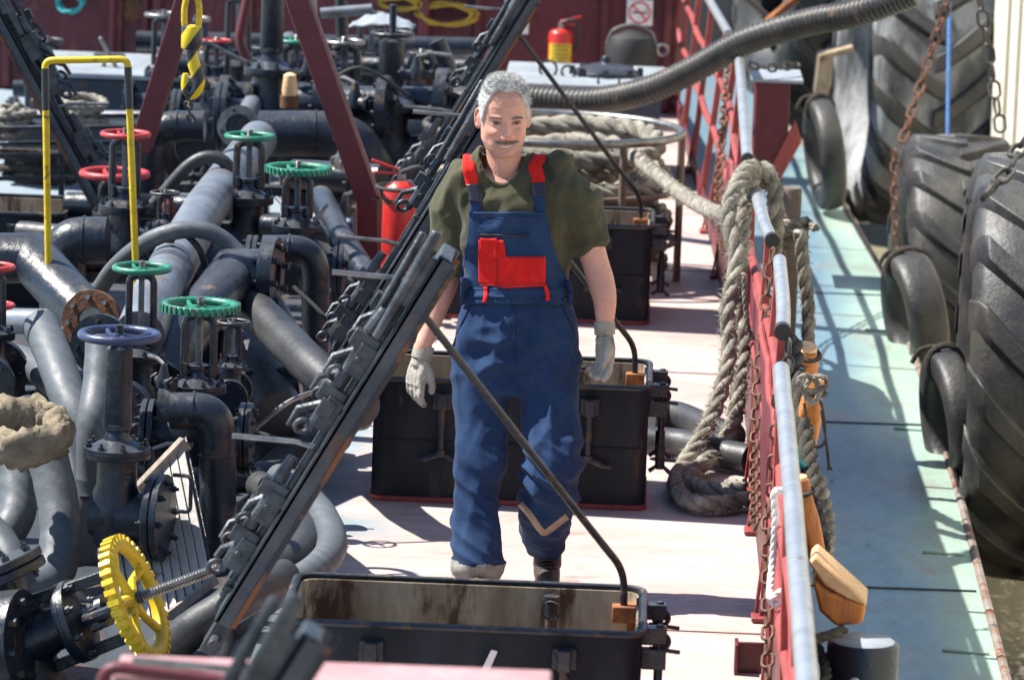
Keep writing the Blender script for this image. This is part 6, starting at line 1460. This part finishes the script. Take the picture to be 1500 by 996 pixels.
# right-leg reflective band & cuffs
def band(path, wpx, off, mat, name):
    P = spline([Vector((x, y, 0)) for x, y in path], 8); mb = MB()
    for i, p in enumerate(P):
        t = (P[min(i+1, len(P)-1)]-P[max(i-1, 0)]).normalized(); nn = Vector((-t.y, t.x, 0))
        for w_ in (-1, 0, 1):
            q = p+nn*wpx/2*w_; mb.v.append(drape(q.x, q.y, off))
    for i in range(len(P)-1):
        for k in range(2): mb.f.append((i*3+k, i*3+k+1, i*3+4+k, i*3+3+k))
    o = mb.build(name, mat, tr, ang=60); s2 = o.modifiers.new('s', 'SOLIDIFY'); s2.thickness = .003; s2.offset = 0
band([(762, 737), (775, 752), (792, 776), (800, 779), (815, 768), (831, 756)], 9, .004, K['bandtan'], 'tan_band')
def cuff_from(o, zc, xlim, mat, name, grow=.004):
    me = o.data; vs_ = me.vertices; mb = MB(); mp_ = {}
    for p in me.polygons:
        c = sum((vs_[i].co for i in p.vertices), Vector())/len(p.vertices)
        if c.z < zc+.004*math.sin(c.x*60) and xlim(c.x):
            f = []
            for i in p.vertices:
                if i not in mp_: mp_[i] = len(mb.v); mb.v.append(vs_[i].co+vs_[i].normal*grow)
                f.append(mp_[i])
            mb.f.append(tuple(f))
    return mb.build(name, mat, o, ang=80)
cuff_from(tr, m3(700, 824, -.25).z, lambda x_: x_ < m3(755, 800).x, K['bandgrey'], 'cuff')
# --- boots
def boot(ankle, gx, gy, yaw):
    mb = MB(); c = Vector((gx, gy, 0)); rz = Matrix.Rotation(yaw, 3, 'Z')
    A_ = ankle
    limb(mb, [(A_+Vector((0, .01, .02)), .052), (Vector((gx, gy+.04, .13)), .048), (Vector((gx, gy+.03, .07)), .050)], 20)
    def q(x_, y__, z_): return c+rz @ Vector((x_, y__, z_))
    limb(mb, [(q(0, .06, .052), .044), (q(0, 0, .055), .046), (q(0, -.07, .048), .042), (q(0, -.14, .042), .038), (q(0, -.175, .036), .032)], 20)
    mb2 = MB(); mb2 = mb
    o = mb.build('boot', K['boot'], man); fuse(o, .005, 4)
    for v in o.data.vertices:
        if v.co.z < .02: v.co.z = .02
    s2 = MB(); n_ = 30; vs = []
    for z_ in (0.0, .026):
        for k in range(n_):
            a = 2*math.pi*k/n_; vs.append(q(.046*math.cos(a)*(1-.12*math.sin(a)), -.045+.155*math.sin(a), z_))
    s2.add(vs, [tuple(range(n_-1, -1, -1)), tuple(range(n_, 2*n_))]+[(k, (k+1) % n_, (k+1) % n_+n_, k+n_) for k in range(n_)]); s2.build('sole', K['rubber'], o, bevel=.003)
    mb = MB()
    for k in range(5):
        y__ = -.035-.025*k*0-.02*k; z_ = .105-.008*k; mb.tube([q(-.028, y__+.01, z_-.006), q(0, y__-.012, z_+.004), q(.028, y__+.01, z_-.006)], .0035, 6)
    mb.build('laces', K['ropedark'], o); return o
boot(m3(801, 800, .09), m3(801, 840, .08).x, .07, R_(4)); boot(m3(701, 842, -.22), m3(702, 850, -.25).x, -.26, R_(-4))
# --- gloved hands
def glove(wr, down, palm, thumb_side, s=1.0, curl=24):
    Z = down.normalized(); Yp = (palm-Z*palm.dot(Z)).normalized(); X = Yp.cross(Z).normalized()
    if X.dot(thumb_side) < 0: X = -X
    def q(x_, y__, z_): return wr+(X*x_+Yp*y__+Z*z_)*s
    mb = MB()
    limb(mb, [(q(0, 0, -.035), .034*s), (q(0, 0, .0), .030*s), (q(0, .002, .025), .033*s)], 20)
    for x_ in (-.028, -.010, .010, .028): limb(mb, [(q(x_*.75, 0, .01), .019*s), (q(x_, .0, .055), .0185*s), (q(x_*1.05, .004, .095), .0155*s)], 14)
    for x_, L_, c0 in ((.0315, .074, curl*.65), (.011, .082, curl*.95), (-.0105, .078, curl*1.15), (-.031, .062, curl*1.4)):
        a = R_(c0*.7); p = Vector((x_*1.05, .004, .093)); js = [(q(*p), .0135*s)]; segs = (.45, .32, .23)
        for i_, fr_ in enumerate(segs):
            p = p+Vector((x_*.03, math.sin(a)*L_*fr_, math.cos(a)*L_*fr_)); js.append((q(*p), (.0125-.001*i_)*s)); a += R_(c0*1.15)
        limb(mb, js, 14, 4)
    js = [(q(.020, .008, .022), .019*s), (q(.042, .022, .050), .0165*s), (q(.050, .034, .080), .0135*s), (q(.046, .046, .105), .0115*s)]; limb(mb, js, 14, 5)
    o = mb.build('glove', K['glove'], man); fuse(o, .0032, 2, .4)
    disp(o, lambda p_, n_: .0016*noise.noise(p_*60)+.001*noise.noise(p_*140))
    mb = MB(); pts = [q(0, 0, -.045+.045*k/14) for k in range(15)]; mb.tube(pts, [(.0355+.0016*(k % 2))*s for k in range(15)], 28); mb.build('knit_cuff', K['glove'], o)
glove(m3(886, 490, -.05), Vector((.07, -.10, -1)), Vector((-.75, -.55, 0)), Vector((-.5, -.8, 0)), .98, 30)
glove(m3(617, 525, .0), Vector((-.22, -.12, -1)), Vector((.55, .5, 0)), Vector((.3, -.9, 0)), .98, 26)
